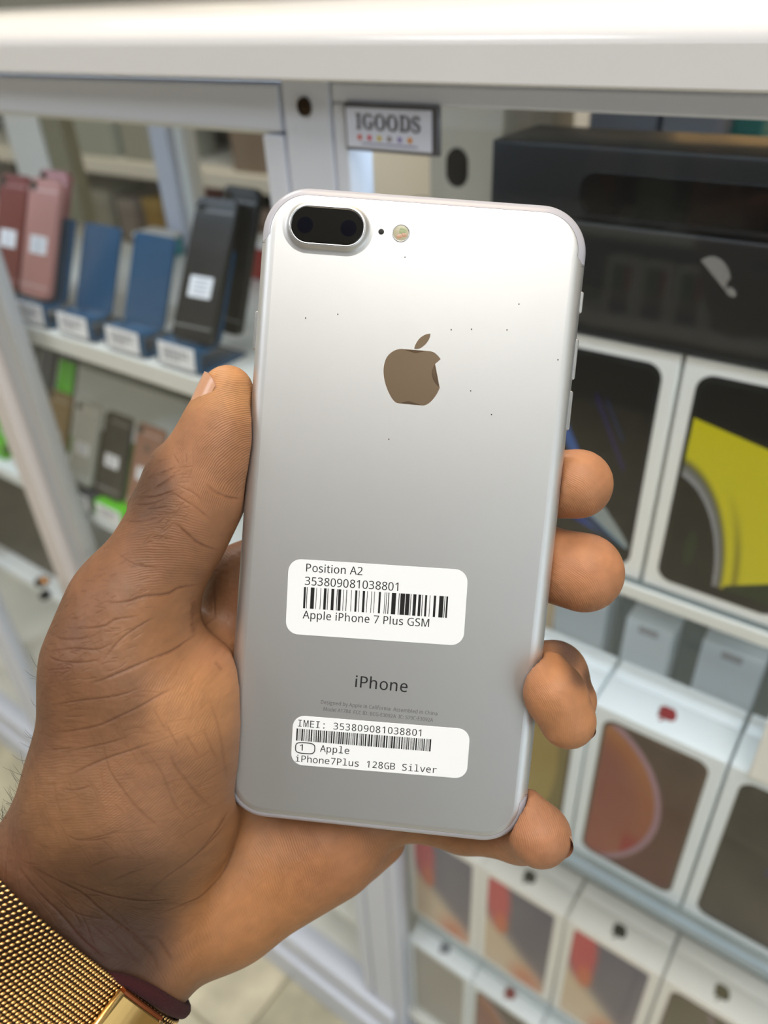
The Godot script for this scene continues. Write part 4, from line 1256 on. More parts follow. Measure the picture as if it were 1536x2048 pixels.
# skin folds in the phone frame: width, depth, darkness, polyline (x, y)
const FOLDS := [
	[1, 0.9, 0.8, [-65.9, -39.7, -60.8, -37.5, -56.5, -35.4, -52.9, -33.8, -50.0, -32.8, -47.7, -31.3, -46.5, -30.3]],
	[0.9, 0.6, 0.6, [-74.3, -45.8, -67.6, -43.5, -62.1, -42.3, -58.0, -41.4, -54.6, -40.0]],
	[1, 0.7, 0.6, [-73.9, -52.0, -67.9, -50.3, -62.3, -48.5, -58.2, -46.4, -54.2, -44.1, -50.4, -41.7, -47.8, -40.4]],
	[0.9, 0.5, 0.5, [-70.2, -55.5, -64.5, -53.7, -59.5, -52.2, -56.0, -50.9]],
	[1, 0.65, 0.6, [-67.6, -59.9, -63.3, -57.4, -59.2, -55.4, -54.5, -53.7, -50.0, -52.0]],
	[0.9, 0.5, 0.5, [-73.8, -55.9, -67.8, -54.2]],
	[0.8, 0.5, 0.5, [-69.1, -63.1, -65.3, -62.7, -62.3, -61.5]],
	[0.8, 0.5, 0.45, [-60.9, -53.6, -58.8, -58.4, -55.9, -62.0, -52.5, -66.2, -49.4, -69.5, -47.7, -71.4]],
	[0.8, 0.6, 0.55, [-47.2, -54.8, -45.6, -58.4, -43.5, -61.9, -41.4, -65.7, -38.7, -70.7]],
	[0.7, 0.45, 0.5, [-48.6, -47.8, -46.6, -51.6, -45.4, -53.8]],
	[0.7, 0.45, 0.5, [-44.5, -50.7, -42.6, -54.4, -41.4, -56.8]],
	[0.7, 0.4, 0.45, [-41.0, -50.8, -39.5, -55.1, -38.2, -59.2]],
	[0.7, 0.4, 0.4, [-40.3, -44.4, -38.2, -51.8, -37.0, -59.6, -36.3, -65.3]],
	[0.7, 0.4, 0.4, [-52.2, -53.8, -48.9, -58.2, -46.9, -62.4, -45.5, -66.2, -42.8, -71.1]],
	[0.7, 0.35, 0.4, [-51.2, -44.5, -49.8, -47.1, -47.9, -50.2]],
	[0.8, 0.6, 0.5, [-66.7, -72.4, -64.0, -73.3, -59.4, -72.4, -55.4, -71.2]],
	[1.1, 0.9, 0.8, [-64.1, -21.9, -59.8, -21.3, -56.5, -20.1, -52.2, -19.7, -50.3, -18.6, -47.1, -18.4]],
	[0.9, 0.6, 0.5, [-71.3, -28.3, -64.4, -27.0, -61.6, -25.3, -57.0, -24.4]],
	[0.9, 0.7, 0.6, [-62.8, -34.2, -60.2, -29.9, -57.2, -27.1, -54.0, -24.9]],
	[0.9, 0.5, 0.5, [-76.4, -31.1, -72.2, -30.8, -66.6, -29.5]],
	[0.8, 0.5, 0.5, [-77.2, -34.4, -69.9, -32.3, -64.5, -31.9, -61.9, -30.5]],
	[0.8, 0.5, 0.5, [-76.7, -35.4, -73.4, -35.5, -67.2, -34.9, -63.8, -34.0]],
	[0.7, 0.4, 0.4, [-76.0, -38.1, -69.7, -36.4]],
	[0.7, 0.4, 0.4, [-70.9, -47.7, -65.7, -46.7]],
	[0.9, 0.7, 0.7, [-35.8, -74.6, -36.9, -77.0, -39.4, -80.1]],
	[0.8, 0.5, 0.6, [-41.1, -36.1, -39.2, -38.4]],
	[0.9, 0.8, 0.7, [-48.1, -21.5, -47.5, -27.6, -46.6, -30.5]],
	[1, 0.8, 0.7, [-45.9, 6.5, -44.1, 5.0, -41.9, 3.8, -39.0, 3.1]],
	[1, 0.9, 0.8, [-51.9, -3.1, -49.1, -5.5, -47.1, -7.4, -43.5, -9.7]],
	[0.8, 0.55, 0.5, [-53.4, 4.0, -50.0, 2.1, -47.5, 0.7, -44.6, -1.8]],
	[0.7, 0.45, 0.4, [-53.0, 5.9, -48.3, 4.1, -46.4, 2.3]],
	[0.9, 0.9, 0.7, [-57.9, 7.8, -55.6, 8.8, -53.7, 9.9]],
	[0.9, 0.9, 0.8, [-58.8, 3.9, -56.1, 5.9, -53.3, 8.1]],
	[0.9, 0.8, 0.6, [-62.2, 1.7, -57.3, 2.6, -53.4, 4.3]],
	[0.8, 0.7, 0.6, [-64.1, -0.2, -58.8, 0.6, -55.1, 2.2]],
	[0.8, 0.6, 0.5, [-60.0, -0.8, -54.2, 0.5]],
	[0.8, 0.5, 0.5, [-65.8, -4.2, -60.4, -3.6, -56.4, -2.3]],
	[0.7, 0.5, 0.5, [-55.1, 13.0, -52.8, 10.7]],
	[0.7, 0.5, 0.5, [-51.5, 13.6, -51.0, 10.8]],
	[0.6, 0.4, 0.4, [-49.9, 15.0, -49.4, 10.6, -50.2, 7.4]],
	[0.7, 0.4, 0.4, [-65.3, -11.0, -59.8, -13.3, -55.1, -13.6]],
	[1.1, 0.9, 0.8, [-66.5, -84.3, -61.2, -87.0, -56.3, -89.9, -51.6, -92.5, -46.9, -94.4]],
	[1.1, 0.9, 0.8, [-75.7, -82.3, -68.9, -84.6, -63.8, -87.6, -61.0, -91.9, -57.5, -97.1, -53.5, -102.5, -49.9, -108.1, -48.2, -112.7]],
	[1, 0.8, 0.7, [-78.5, -83.9, -73.8, -88.0, -69.1, -92.7, -64.6, -98.7, -60.2, -103.9, -58.1, -107.3]],
	[1, 0.7, 0.7, [-52.5, -102.9, -49.2, -104.8, -47.4, -108.1, -45.7, -111.6]],
	[1, 0.8, 0.8, [-34.6, -81.5, -36.3, -91.4, -38.0, -96.2, -41.1, -98.4, -44.6, -98.0, -49.4, -98.4]],
	[0.9, 0.7, 0.7, [-35.9, -77.6, -38.3, -79.6, -41.8, -82.3, -46.3, -85.3, -50.9, -90.1]],
	[0.8, 0.6, 0.6, [-64.6, -73.4, -60.2, -73.1, -57.4, -72.4]],
	[0.9, 0.6, 0.6, [-61.3, -79.9, -57.9, -78.1, -55.2, -77.3]],
	[0.9, 0.6, 0.6, [-57.7, -84.5, -53.3, -82.2, -50.3, -81.3]],
	[0.8, 0.5, 0.6, [-69.8, -88.9, -65.2, -93.4, -58.8, -96.3]],
	[0.8, 0.5, 0.6, [-66.0, -87.6, -59.6, -88.8]],
	[0.7, 0.5, 0.6, [-62.5, -96.4, -59.3, -100.4, -56.4, -104.4, -54.3, -107.3]],
	[0.7, 0.5, 0.6, [-60.1, -97.7, -56.0, -102.7, -53.1, -107.9, -52.0, -109.9]],
	[0.7, 0.45, 0.6, [-64.8, -92.5, -62.7, -98.0, -61.0, -102.2]],
	[0.7, 0.45, 0.6, [-70.5, -85.8, -66.9, -91.0, -64.1, -96.9]],
	[0.7, 0.4, 0.5, [-74.8, -83.3, -69.4, -87.9, -67.0, -91.5]],
	[0.7, 0.4, 0.5, [-57.4, -93.7, -54.9, -99.4, -51.4, -105.9]],
	[0.6, 0.4, 0.5, [-64.2, -95.3, -59.4, -95.2, -56.6, -92.7]],
	[0.6, 0.4, 0.5, [-61.2, -100.6, -58.0, -100.0, -55.6, -97.3]],
]


func prepare_bones() -> void:
	for b in BONES:
		var a: Vector3 = b[1]
		var ba: Vector3 = b[3] - a
		var l2 := ba.length_squared()
		var rr: float = b[2] - b[4]
		bones.append([b[0], a, ba, b[2], b[4], l2, rr, l2 - rr * rr, 1.0 / l2])


func cone(b: Array, p: Vector3) -> float:
	# signed distance to a tapered capsule
	var ba: Vector3 = b[2]
	var l2: float = b[5]
	var rr: float = b[6]
	var pa: Vector3 = p - b[1]
	var y := pa.dot(ba)
	var z := y - l2
	var x2 := (pa * l2 - ba * y).length_squared()
	var y2 := y * y * l2
	var z2 := z * z * l2
	var k := signf(rr) * rr * rr * x2
	if signf(z) * b[7] * z2 > k:
		return sqrt(x2 + z2) * b[8] - b[4]
	if signf(y) * b[7] * y2 < k:
		return sqrt(x2 + y2) * b[8] - b[3]
	return (sqrt(x2 * b[7] * b[8]) + y * rr) * b[8] - b[3]


func smin(a: float, b: float, k: float) -> float:
	var h := maxf(k - absf(a - b), 0.0) / k
	return minf(a, b) - h * h * k * 0.25


func phone_distance(p: Vector3) -> float:
	var qx := absf(p.x) - (38.95 - 11.2)
	var qy := absf(p.y) - (79.1 - 11.2)
	var d2 := Vector2(maxf(qx, 0), maxf(qy, 0)).length() + minf(maxf(qx, qy), 0.0) - 11.2
	var e := 3.3
	var u := d2 + e
	var v := absf(p.z + 3.65) - 3.7 + e
	return Vector2(maxf(u, 0), maxf(v, 0)).length() + minf(maxf(u, v), 0.0) - e


func hand_distance(p: Vector3, list: Array) -> float:
	var palm := 1e3
	var out := 1e3
	var g := 0
	var f := 1e3
	for b in list:
		var d := cone(b, p)
		var bg: int = b[0]
		if bg == 0:
			palm = smin(palm, d, 9.0)
		else:
			if bg != g:
				if g != 0:
					out = minf(out, smin(palm, f, 1.6 if g == 5 else 6.0))
				g = bg
				f = 1e3
			f = smin(f, d, 3.0)
	out = minf(out, palm)
	if g != 0:
		out = minf(out, smin(palm, f, 1.6 if g == 5 else 6.0))
	return -smin(-out, phone_distance(p) - 0.06, 1.2)


func near_bones(list: Array, p: Vector3, half: float) -> Array:
	var ds := []
	var m := 1e9
	for b in list:
		var d := cone(b, p)
		ds.append(d)
		m = minf(m, d)
	var o := []
	for i in list.size():
		if ds[i] < m + 2.0 * half + 10.0:
			o.append(list[i])
	return o


func hand_mesh() -> ArrayMesh:
	# the signed distance field meshed as surface nets with cells of one millimetre
	var lo := Vector3(-190, -245, -48)
	var n := Vector3i(256, 296, 168)
	var sy := n.x
	var sz := n.x * n.y
	var field := PackedFloat32Array()
	field.resize(n.x * n.y * n.z)
	field.fill(99.0)
	var cells := []
	for bz in n.z / 8:
		for by in n.y / 8:
			for bx in n.x / 8:
				var c := lo + Vector3(bx * 8 + 4, by * 8 + 4, bz * 8 + 4)
				var l8 := near_bones(bones, c, 7.0)
				if absf(hand_distance(c, l8)) > 9.0:
					continue
				for q in 8:
					var o4 := Vector3(bx * 8 + (q & 1) * 4, by * 8 + (q >> 1 & 1) * 4, bz * 8 + (q >> 2) * 4)
					var c4 := lo + o4 + Vector3(2, 2, 2)
					var l4 := near_bones(l8, c4, 3.5)
					if absf(hand_distance(c4, l4)) > 4.6:
						continue
					for q2 in 8:
						var o2 := Vector3i(o4) + Vector3i((q2 & 1) * 2, (q2 >> 1 & 1) * 2, (q2 >> 2) * 2)
						if o2.x + 3 > n.x or o2.y + 3 > n.y or o2.z + 3 > n.z:
							continue
						if absf(hand_distance(lo + Vector3(o2) + Vector3.ONE, l4)) > 2.1:
							continue
						for k in 27:
							var v := o2 + Vector3i(k % 3, k / 3 % 3, k / 9)
							var ix := v.x + v.y * sy + v.z * sz
							if field[ix] == 99.0:
								field[ix] = hand_distance(lo + Vector3(v), l4)
						for k in 8:
							cells.append(o2 + Vector3i(k & 1, k >> 1 & 1, k >> 2))
	var corner := PackedInt32Array([0, 1, sy, sy + 1, sz, sz + 1, sz + sy, sz + sy + 1])
	var index := {}
	var verts := PackedVector3Array()
	var kept := PackedInt32Array()
	for c: Vector3i in cells:
		var ix := c.x + c.y * sy + c.z * sz
		var neg := 0
		for k in 8:
			if field[ix + corner[k]] < 0.0:
				neg += 1
		if neg == 0 or neg == 8 or index.has(ix):
			continue
		var s := Vector3.ZERO
		var m := 0
		for k in 8:
			for ax in 3:
				if k >> ax & 1:
					continue
				var a := field[ix + corner[k]]
				var b := field[ix + corner[k | 1 << ax]]
				if (a < 0.0) != (b < 0.0):
					var p := Vector3(k & 1, k >> 1 & 1, k >> 2)
					p[ax] += a / (a - b)
					s += p
					m += 1
		index[ix] = verts.size()
		verts.append(lo + Vector3(c) + s / m)
		kept.append(ix)
	var tris := PackedInt32Array()
	var step := [1, sy, sz]
	for ix in kept:
		for ax in 3:
			# the grid edge that starts at this cell's first corner and runs along ax
			var a := field[ix]
			var b := field[ix + step[ax]]
			if (a < 0.0) == (b < 0.0):
				continue
			var u: int = step[(ax + 1) % 3]
			var v: int = step[(ax + 2) % 3]
			var q := [index.get(ix, -1), index.get(ix - u, -1), index.get(ix - u - v, -1), index.get(ix - v, -1)]
			if q.min() < 0:
				continue
			if a < 0.0:
				tris.append_array(PackedInt32Array([q[0], q[2], q[1], q[0], q[3], q[2]]))
			else:
				tris.append_array(PackedInt32Array([q[0], q[1], q[2], q[0], q[2], q[3]]))
	var normals := PackedVector3Array()
	normals.resize(verts.size())
	for k in range(0, tris.size(), 3):
		var a := verts[tris[k]]
		var nn := (verts[tris[k + 2]] - a).cross(verts[tris[k + 1]] - a)
		for j in 3:
			normals[tris[k + j]] += nn
	var uv := PackedVector2Array()
	var cols := PackedColorArray()
	for i in verts.size():
		var v := verts[i]
		var nn := normals[i].normalized()
		normals[i] = nn
		uv.append(Vector2((v.x - skin_u0) / skin_span, (skin_v0 - v.y) / skin_span))
		# the back of the hand is browner than the palm
		var dorsal := smoothstep(-0.05, -0.65, nn.z)
		cols.append(Color(1, 1, 1).lerp(Color(0.55, 0.48, 0.45), dorsal))
		verts[i] = v * MM
	var arr := []
	arr.resize(Mesh.ARRAY_MAX)
	arr[Mesh.ARRAY_VERTEX] = verts
	arr[Mesh.ARRAY_NORMAL] = normals
	arr[Mesh.ARRAY_TEX_UV] = uv
	arr[Mesh.ARRAY_COLOR] = cols
	arr[Mesh.ARRAY_INDEX] = tris
	var am := ArrayMesh.new()
	am.add_surface_from_arrays(Mesh.PRIMITIVE_TRIANGLES, arr)
	return am


func skin_textures() -> Array:
	var n := 2048
	# tone: lighter and darker skin, with shade painted in at wrist and lower thumb base, blended by distance (x, y, reach in mm, colour)
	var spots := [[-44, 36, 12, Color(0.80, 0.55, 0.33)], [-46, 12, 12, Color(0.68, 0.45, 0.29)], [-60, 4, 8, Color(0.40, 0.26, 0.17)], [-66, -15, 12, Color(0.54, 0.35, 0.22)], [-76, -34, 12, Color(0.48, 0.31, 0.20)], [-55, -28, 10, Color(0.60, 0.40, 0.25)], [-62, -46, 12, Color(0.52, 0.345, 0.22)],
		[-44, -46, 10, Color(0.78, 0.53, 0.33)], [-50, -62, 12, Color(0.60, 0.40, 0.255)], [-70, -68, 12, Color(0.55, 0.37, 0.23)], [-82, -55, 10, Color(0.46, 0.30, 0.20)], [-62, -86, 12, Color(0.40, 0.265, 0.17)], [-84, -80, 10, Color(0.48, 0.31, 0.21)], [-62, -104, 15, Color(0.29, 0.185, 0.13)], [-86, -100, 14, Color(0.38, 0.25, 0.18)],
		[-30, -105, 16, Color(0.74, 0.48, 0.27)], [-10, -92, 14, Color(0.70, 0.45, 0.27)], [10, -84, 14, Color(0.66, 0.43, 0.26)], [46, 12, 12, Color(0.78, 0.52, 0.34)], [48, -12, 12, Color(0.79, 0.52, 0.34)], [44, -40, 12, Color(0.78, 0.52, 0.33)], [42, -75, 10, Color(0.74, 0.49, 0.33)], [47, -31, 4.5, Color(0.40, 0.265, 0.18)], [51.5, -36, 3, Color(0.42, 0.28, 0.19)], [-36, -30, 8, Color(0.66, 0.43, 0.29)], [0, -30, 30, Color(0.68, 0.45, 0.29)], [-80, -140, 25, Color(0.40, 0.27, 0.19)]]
	var m := 256
	var tone := Image.create(m, m, false, Image.FORMAT_RGB8)
	var mott := FastNoiseLite.new()
	mott.noise_type = FastNoiseLite.TYPE_SIMPLEX_SMOOTH
	mott.frequency = 0.16
	mott.fractal_octaves = 4
	mott.seed = 8
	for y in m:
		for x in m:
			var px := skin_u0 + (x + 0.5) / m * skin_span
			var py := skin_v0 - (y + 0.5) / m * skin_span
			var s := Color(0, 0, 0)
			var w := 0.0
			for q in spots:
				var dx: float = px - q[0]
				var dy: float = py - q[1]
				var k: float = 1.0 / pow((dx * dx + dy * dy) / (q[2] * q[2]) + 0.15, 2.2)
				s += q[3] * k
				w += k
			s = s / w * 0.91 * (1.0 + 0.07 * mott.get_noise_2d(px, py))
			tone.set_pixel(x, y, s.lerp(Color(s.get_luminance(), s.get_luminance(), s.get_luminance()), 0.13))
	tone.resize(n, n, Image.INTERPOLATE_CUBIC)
	var relief := Image.create(n, n, false, Image.FORMAT_L8)
	relief.fill(Color(0.6, 0.6, 0.6))
	# friction ridges: centre, reach, direction of the ridges, pitch, amplitude, bend
	var per := n / skin_span
	var noise := FastNoiseLite.new()
	noise.noise_type = FastNoiseLite.TYPE_SIMPLEX_SMOOTH
	noise.frequency = 0.09
	noise.seed = 4
	var ridges := [[-45, 20, 15, 22, 0.72, 0.52, 0.045, 0.03], [-55, -8, 12, 12, 0.05, 0.62, 0.03, 0.02], [46, 13, 12, 14, -0.75, 0.46, 0.024, 0.03], [49, -10, 14, 15, -0.85, 0.46, 0.026, 0.03], [44, -40, 12, 15, -1.25, 0.46, 0.026, 0.03], [42, -76, 11, 14, -1.45, 0.5, 0.03, 0.03], [-32, -103, 28, 20, -1.1, 0.6, 0.026, 0.012], [-2, -88, 24, 16, -1.15, 0.6, 0.026, 0.01], [-49, -58, 14, 24, 0.9, 0.62, 0.022, -0.012], [-66, -66, 14, 18, 0.15, 0.62, 0.014, 0.012]]
	for q in ridges:
		var x0 := maxi(0, int((q[0] - q[2] - skin_u0) * per))
		var x1 := mini(n - 1, int((q[0] + q[2] - skin_u0) * per))
		var y0 := maxi(0, int((skin_v0 - q[1] - q[3]) * per))
		var y1 := mini(n - 1, int((skin_v0 - q[1] + q[3]) * per))
		var ca := cos(q[4])
		var sa := sin(q[4])
		for y in range(y0, y1):
			for x in range(x0, x1):
				var dx: float = x / per + skin_u0 - q[0]
				var dy: float = skin_v0 - y / per - q[1]
				var f: float = 1.0 - (dx * dx) / (q[2] * q[2]) - (dy * dy) / (q[3] * q[3])
				if f <= 0.0:
					continue
				var along := dx * ca + dy * sa
				var across: float = -dx * sa + dy * ca + q[7] * along * along + noise.get_noise_2d(dx * 1.2, dy * 1.2) * 0.55
				var v: float = relief.get_pixel(x, y).r + 1.5 * q[6] * minf(f * 2.5, 1.0) * sin(TAU * across / q[5])
				relief.set_pixel(x, y, Color(v, v, v))
	# folds: dark, recessed lines with tapering ends and a slight wobble
	var rng := RandomNumberGenerator.new()
	rng.seed = 21
	for fo in FOLDS:
		stamp_fold(tone, relief, smooth_chain(pairs(fo[3]), 8), fo[0] * 0.9, fo[1] * 0.72, fo[2] * 1.15, rng, per)
	# fine wrinkles: centre, reach, direction, spread, count, length, depth
	for q in [[-66, -100, 24, 13, -0.72, 0.25, 80, 9, 0.20], [-64, -101, 22, 12, 0.5, 0.4, 60, 5, 0.16], [-60, -66, 22, 26, 0.22, 0.25, 120, 8, 0.16], [-56, -70, 18, 22, -1.0, 0.3, 60, 8, 0.15], [-68, -24, 13, 16, 0.35, 0.45, 140, 3.5, 0.2], [-57, 3, 9, 11, 0.45, 0.5, 90, 4, 0.26], [-84, -72, 9, 20, -1.25, 0.25, 70, 6, 0.16], [-76, -44, 9, 12, 0.2, 0.35, 60, 5, 0.16], [-30, -104, 26, 14, 0.9, 0.2, 50, 6, 0.10], [-42, -40, 6, 10, 1.2, 0.3, 30, 5, 0.14]]:
		for k in q[6]:
			var r := sqrt(rng.randf())
			var th := rng.randf() * TAU
			var c := Vector2(q[0] + q[2] * r * cos(th), q[1] + q[3] * r * sin(th))
			var a: float = q[4] + rng.randf_range(-q[5], q[5])
			var d: Vector2 = Vector2(cos(a), sin(a)) * q[7] * rng.randf_range(0.35, 1.0) * 0.5
			var side: Vector2 = Vector2(-d.y, d.x) * rng.randf_range(-0.22, 0.22)
			var pl := PackedVector2Array([c - d, c - d * 0.4 + side, c + d * 0.3 + side * 0.8, c + d])
			var deep: float = q[8] * rng.randf_range(0.5, 1.3)
			stamp_fold(tone, relief, smooth_chain(pl, 5), rng.randf_range(0.35, 0.6), deep, deep * 1.3, rng, per)
	return [ImageTexture.create_from_image(tone), ImageTexture.create_from_image(relief)]


func stamp_fold(tone: Image, relief: Image, pts: PackedVector2Array, width: float, depth: float, dark: float, rng: RandomNumberGenerator, per: float) -> void:
	var n := relief.get_width()
	var r := width * per * 0.85
	for i in pts.size():
		var t := float(i) / (pts.size() - 1)
		var taper := clampf(minf(t, 1.0 - t) * 4.0 + 0.12, 0.0, 1.0)
		var a := pts[i]
		var b := pts[mini(i + 1, pts.size() - 1)]
		var steps := maxi(1, int(a.distance_to(b) * per * 0.5))
		for s in steps:
			var c := a.lerp(b, float(s) / steps) + Vector2(rng.randf_range(-0.05, 0.05), rng.randf_range(-0.05, 0.05))
			var cx := (c.x - skin_u0) * per
			var cy := (skin_v0 - c.y) * per
			for y in range(maxi(0, int(cy - r)), mini(n - 1, int(cy + r) + 1)):
				for x in range(maxi(0, int(cx - r)), mini(n - 1, int(cx + r) + 1)):
					var d := Vector2(x - cx, y - cy).length() / r
					if d >= 1.0:
						continue
					var k := (1.0 - d) * (1.0 - d)
					var want := 0.6 - 0.6 * depth * taper * k
					if relief.get_pixel(x, y).r > want:
						relief.set_pixel(x, y, Color(want, want, want))
					var kk := dark * taper * maxf(0.0, 1.0 - d * 1.5)
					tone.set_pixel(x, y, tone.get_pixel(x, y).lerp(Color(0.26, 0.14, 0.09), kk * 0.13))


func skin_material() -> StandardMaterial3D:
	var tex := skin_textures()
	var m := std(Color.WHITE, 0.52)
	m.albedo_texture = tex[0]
	m.vertex_color_use_as_albedo = true
	m.heightmap_enabled = true
	m.heightmap_texture = tex[1]
	m.heightmap_scale = 0.05
	m.normal_enabled = true
	m.normal_texture = noise_tex(1024, 0.075, FastNoiseLite.TYPE_CELLULAR, true, 3.0, 2)
	m.normal_scale = 0.22
	m.metallic_specular = 0.45
	m.subsurf_scatter_enabled = true
	m.subsurf_scatter_strength = 0.05
	return m


# a nail: a curved plate; c centre, tip direction, outward normal, width, length, curl (mm)
func nail(c: Vector3, tip: Vector3, out: Vector3, w: float, l: float, curl: float) -> ArrayMesh:
	tip = tip.normalized()
	var side := tip.cross(out).normalized()
	out = side.cross(tip).normalized()
	var st := SurfaceTool.new()
	st.begin(Mesh.PRIMITIVE_TRIANGLES)
	for layer in 2:
		st.set_smooth_group(layer)
		var grid := []
		for i in 13:
			var row := []
			var u := i / 12.0 * 2 - 1
			for j in 13:
				var v := j / 12.0 * 2 - 1
				var ll := l * 0.5 * (1.0 - 0.22 * u * u if v < 0 else 1.0 - 0.28 * absf(u * u * u))
				var a := u * curl
				row.append((c + side * (w * 0.5 / sin(curl) * sin(a)) + tip * (v * ll) + out * (w * 0.5 / sin(curl) * (cos(a) - 1.0) - 0.25 * v * v - 0.4 * layer)) * MM)
			grid.append(row)
		for i in 12:
			for j in 12:
				var p: Array = [grid[i][j], grid[i + 1][j], grid[i + 1][j + 1], grid[i][j + 1]]
				if layer == 0:
					tri(st, p[0], p[1], p[2])
					tri(st, p[0], p[2], p[3])
				else:
					tri(st, p[0], p[2], p[1])
					tri(st, p[0], p[3], p[2])
	st.generate_normals()
	return st.commit()


func build_person() -> void:
	prepare_bones()
	var t := thing("person", "left hand gripping the silver phone, thumb on its left edge, fingertips on its right", "person")
	t.transform = held()
	var mesh := hand_mesh()
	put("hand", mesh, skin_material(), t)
	var nm := std(Color(0.76, 0.57, 0.45), 0.28)
	nm.metallic_specular = 0.5
	var spots := [[Vector3(-46.0, 24.0, -4), Vector3(0.36, 1, -0.03), Vector3(-0.86, 0.30, 0.46), 10.5, 15.0], [Vector3(44.1, 13.7, -9), Vector3(1, 0.15, 0.4), Vector3(0.45, 0.1, -0.9), 10.0, 9.0], [Vector3(48.3, -8.8, -10), Vector3(0.5, -0.3, 0.8), Vector3(0.88, -0.05, -0.5), 11.0, 9.0], [Vector3(45.5, -43.4, 3), Vector3(0.1, -0.6, 0.75), Vector3(0.93, -0.05, -0.36), 9.0, 9.0], [Vector3(42.8, -75.6, -1.2), Vector3(0.1, -0.35, 0.9), Vector3(0.98, -0.1, -0.2), 8.5, 8.0]]
	for q in spots:
		var out: Vector3 = (q[2] as Vector3).normalized()
		var a := 0.0
		var b := 20.0
		for k in 16:
			var m := (a + b) / 2
			if hand_distance(q[0] + out * m, bones) < 0.0:
				a = m
			else:
				b = m
		put("nail", nail(q[0] + out * (a + (0.05 if q[4] > 12.0 else -0.4)), q[1], out, q[3], q[4], 0.95), nm, t)
	# short curly hairs on the thumb side of the hand and wrist
	var arr := mesh.surface_get_arrays(0)
	var v: PackedVector3Array = arr[Mesh.ARRAY_VERTEX]
	var nn: PackedVector3Array = arr[Mesh.ARRAY_NORMAL]
	var rng := RandomNumberGenerator.new()
	rng.seed = 77
	var st := SurfaceTool.new()
	st.begin(Mesh.PRIMITIVE_TRIANGLES)
	var n := 0
	for guard in 60000:
		var i := rng.randi_range(0, v.size() - 1)
		var p := v[i] / MM
		var d := nn[i]
		if p.y > -38.0 or p.y < -92.0 or p.x > -66.0 or d.x > -0.55 or absf(d.z) > 0.55:
			continue
		var low := smoothstep(-45.0, -85.0, p.y)
		if rng.randf() > 0.25 + 0.75 * low:
			continue
		var dir := (d + Vector3(rng.randf_range(-0.5, 0.2), rng.randf_range(-0.2, 0.9), rng.randf_range(-0.5, 0.5))).normalized()
		var bend := Vector3(rng.randf_range(-0.6, 0.6), rng.randf_range(0.0, 1.2), rng.randf_range(-0.6, 0.6))
		var len := rng.randf_range(1.8, 3.6)
		var pts := []
		for k in 6:
			var s := k / 5.0
			pts.append((p - d * 0.3 + dir * len * s + bend * len * s * s * 0.7) * MM)
		tube(st, pts, [0.04 * MM, 0.04 * MM, 0.038 * MM, 0.035 * MM, 0.028 * MM, 0.016 * MM], 4)
		n += 1
		if n >= 130:
			break
	st.generate_normals()
	var hair := put("arm_hair", st.commit(), std(Color(0.03, 0.025, 0.02), 0.5), t)
	hair.set_meta("kind", "stuff")


# ------------------------------------------------------------------ watch band and bracelet on the wrist
var w_axis := Vector3.ZERO
var w_mid := Vector3.ZERO
var w_u := Vector3.ZERO
var w_v := Vector3.ZERO
var w_rad := []


func wrist_point(th: float, s: float, lift: float) -> Vector3:
	# point lift mm outside the skin at angle th round the wrist, s mm down the forearm
	var n: int = w_rad[0].size()
	var f := fposmod(th / TAU, 1.0) * n
	var i := int(f) % n
	var fr := f - floorf(f)
	var g := clampf(s / 29.0, 0.0, 0.999) * (w_rad.size() - 1)
	var k := int(g)
	var a := lerpf(w_rad[k][i], w_rad[k][(i + 1) % n], fr)
	var b := lerpf(w_rad[k + 1][i], w_rad[k + 1][(i + 1) % n], fr)
	var r := lerpf(a, b, g - k) + lift
	return w_mid + w_axis * s + (w_u * cos(th) + w_v * sin(th)) * r


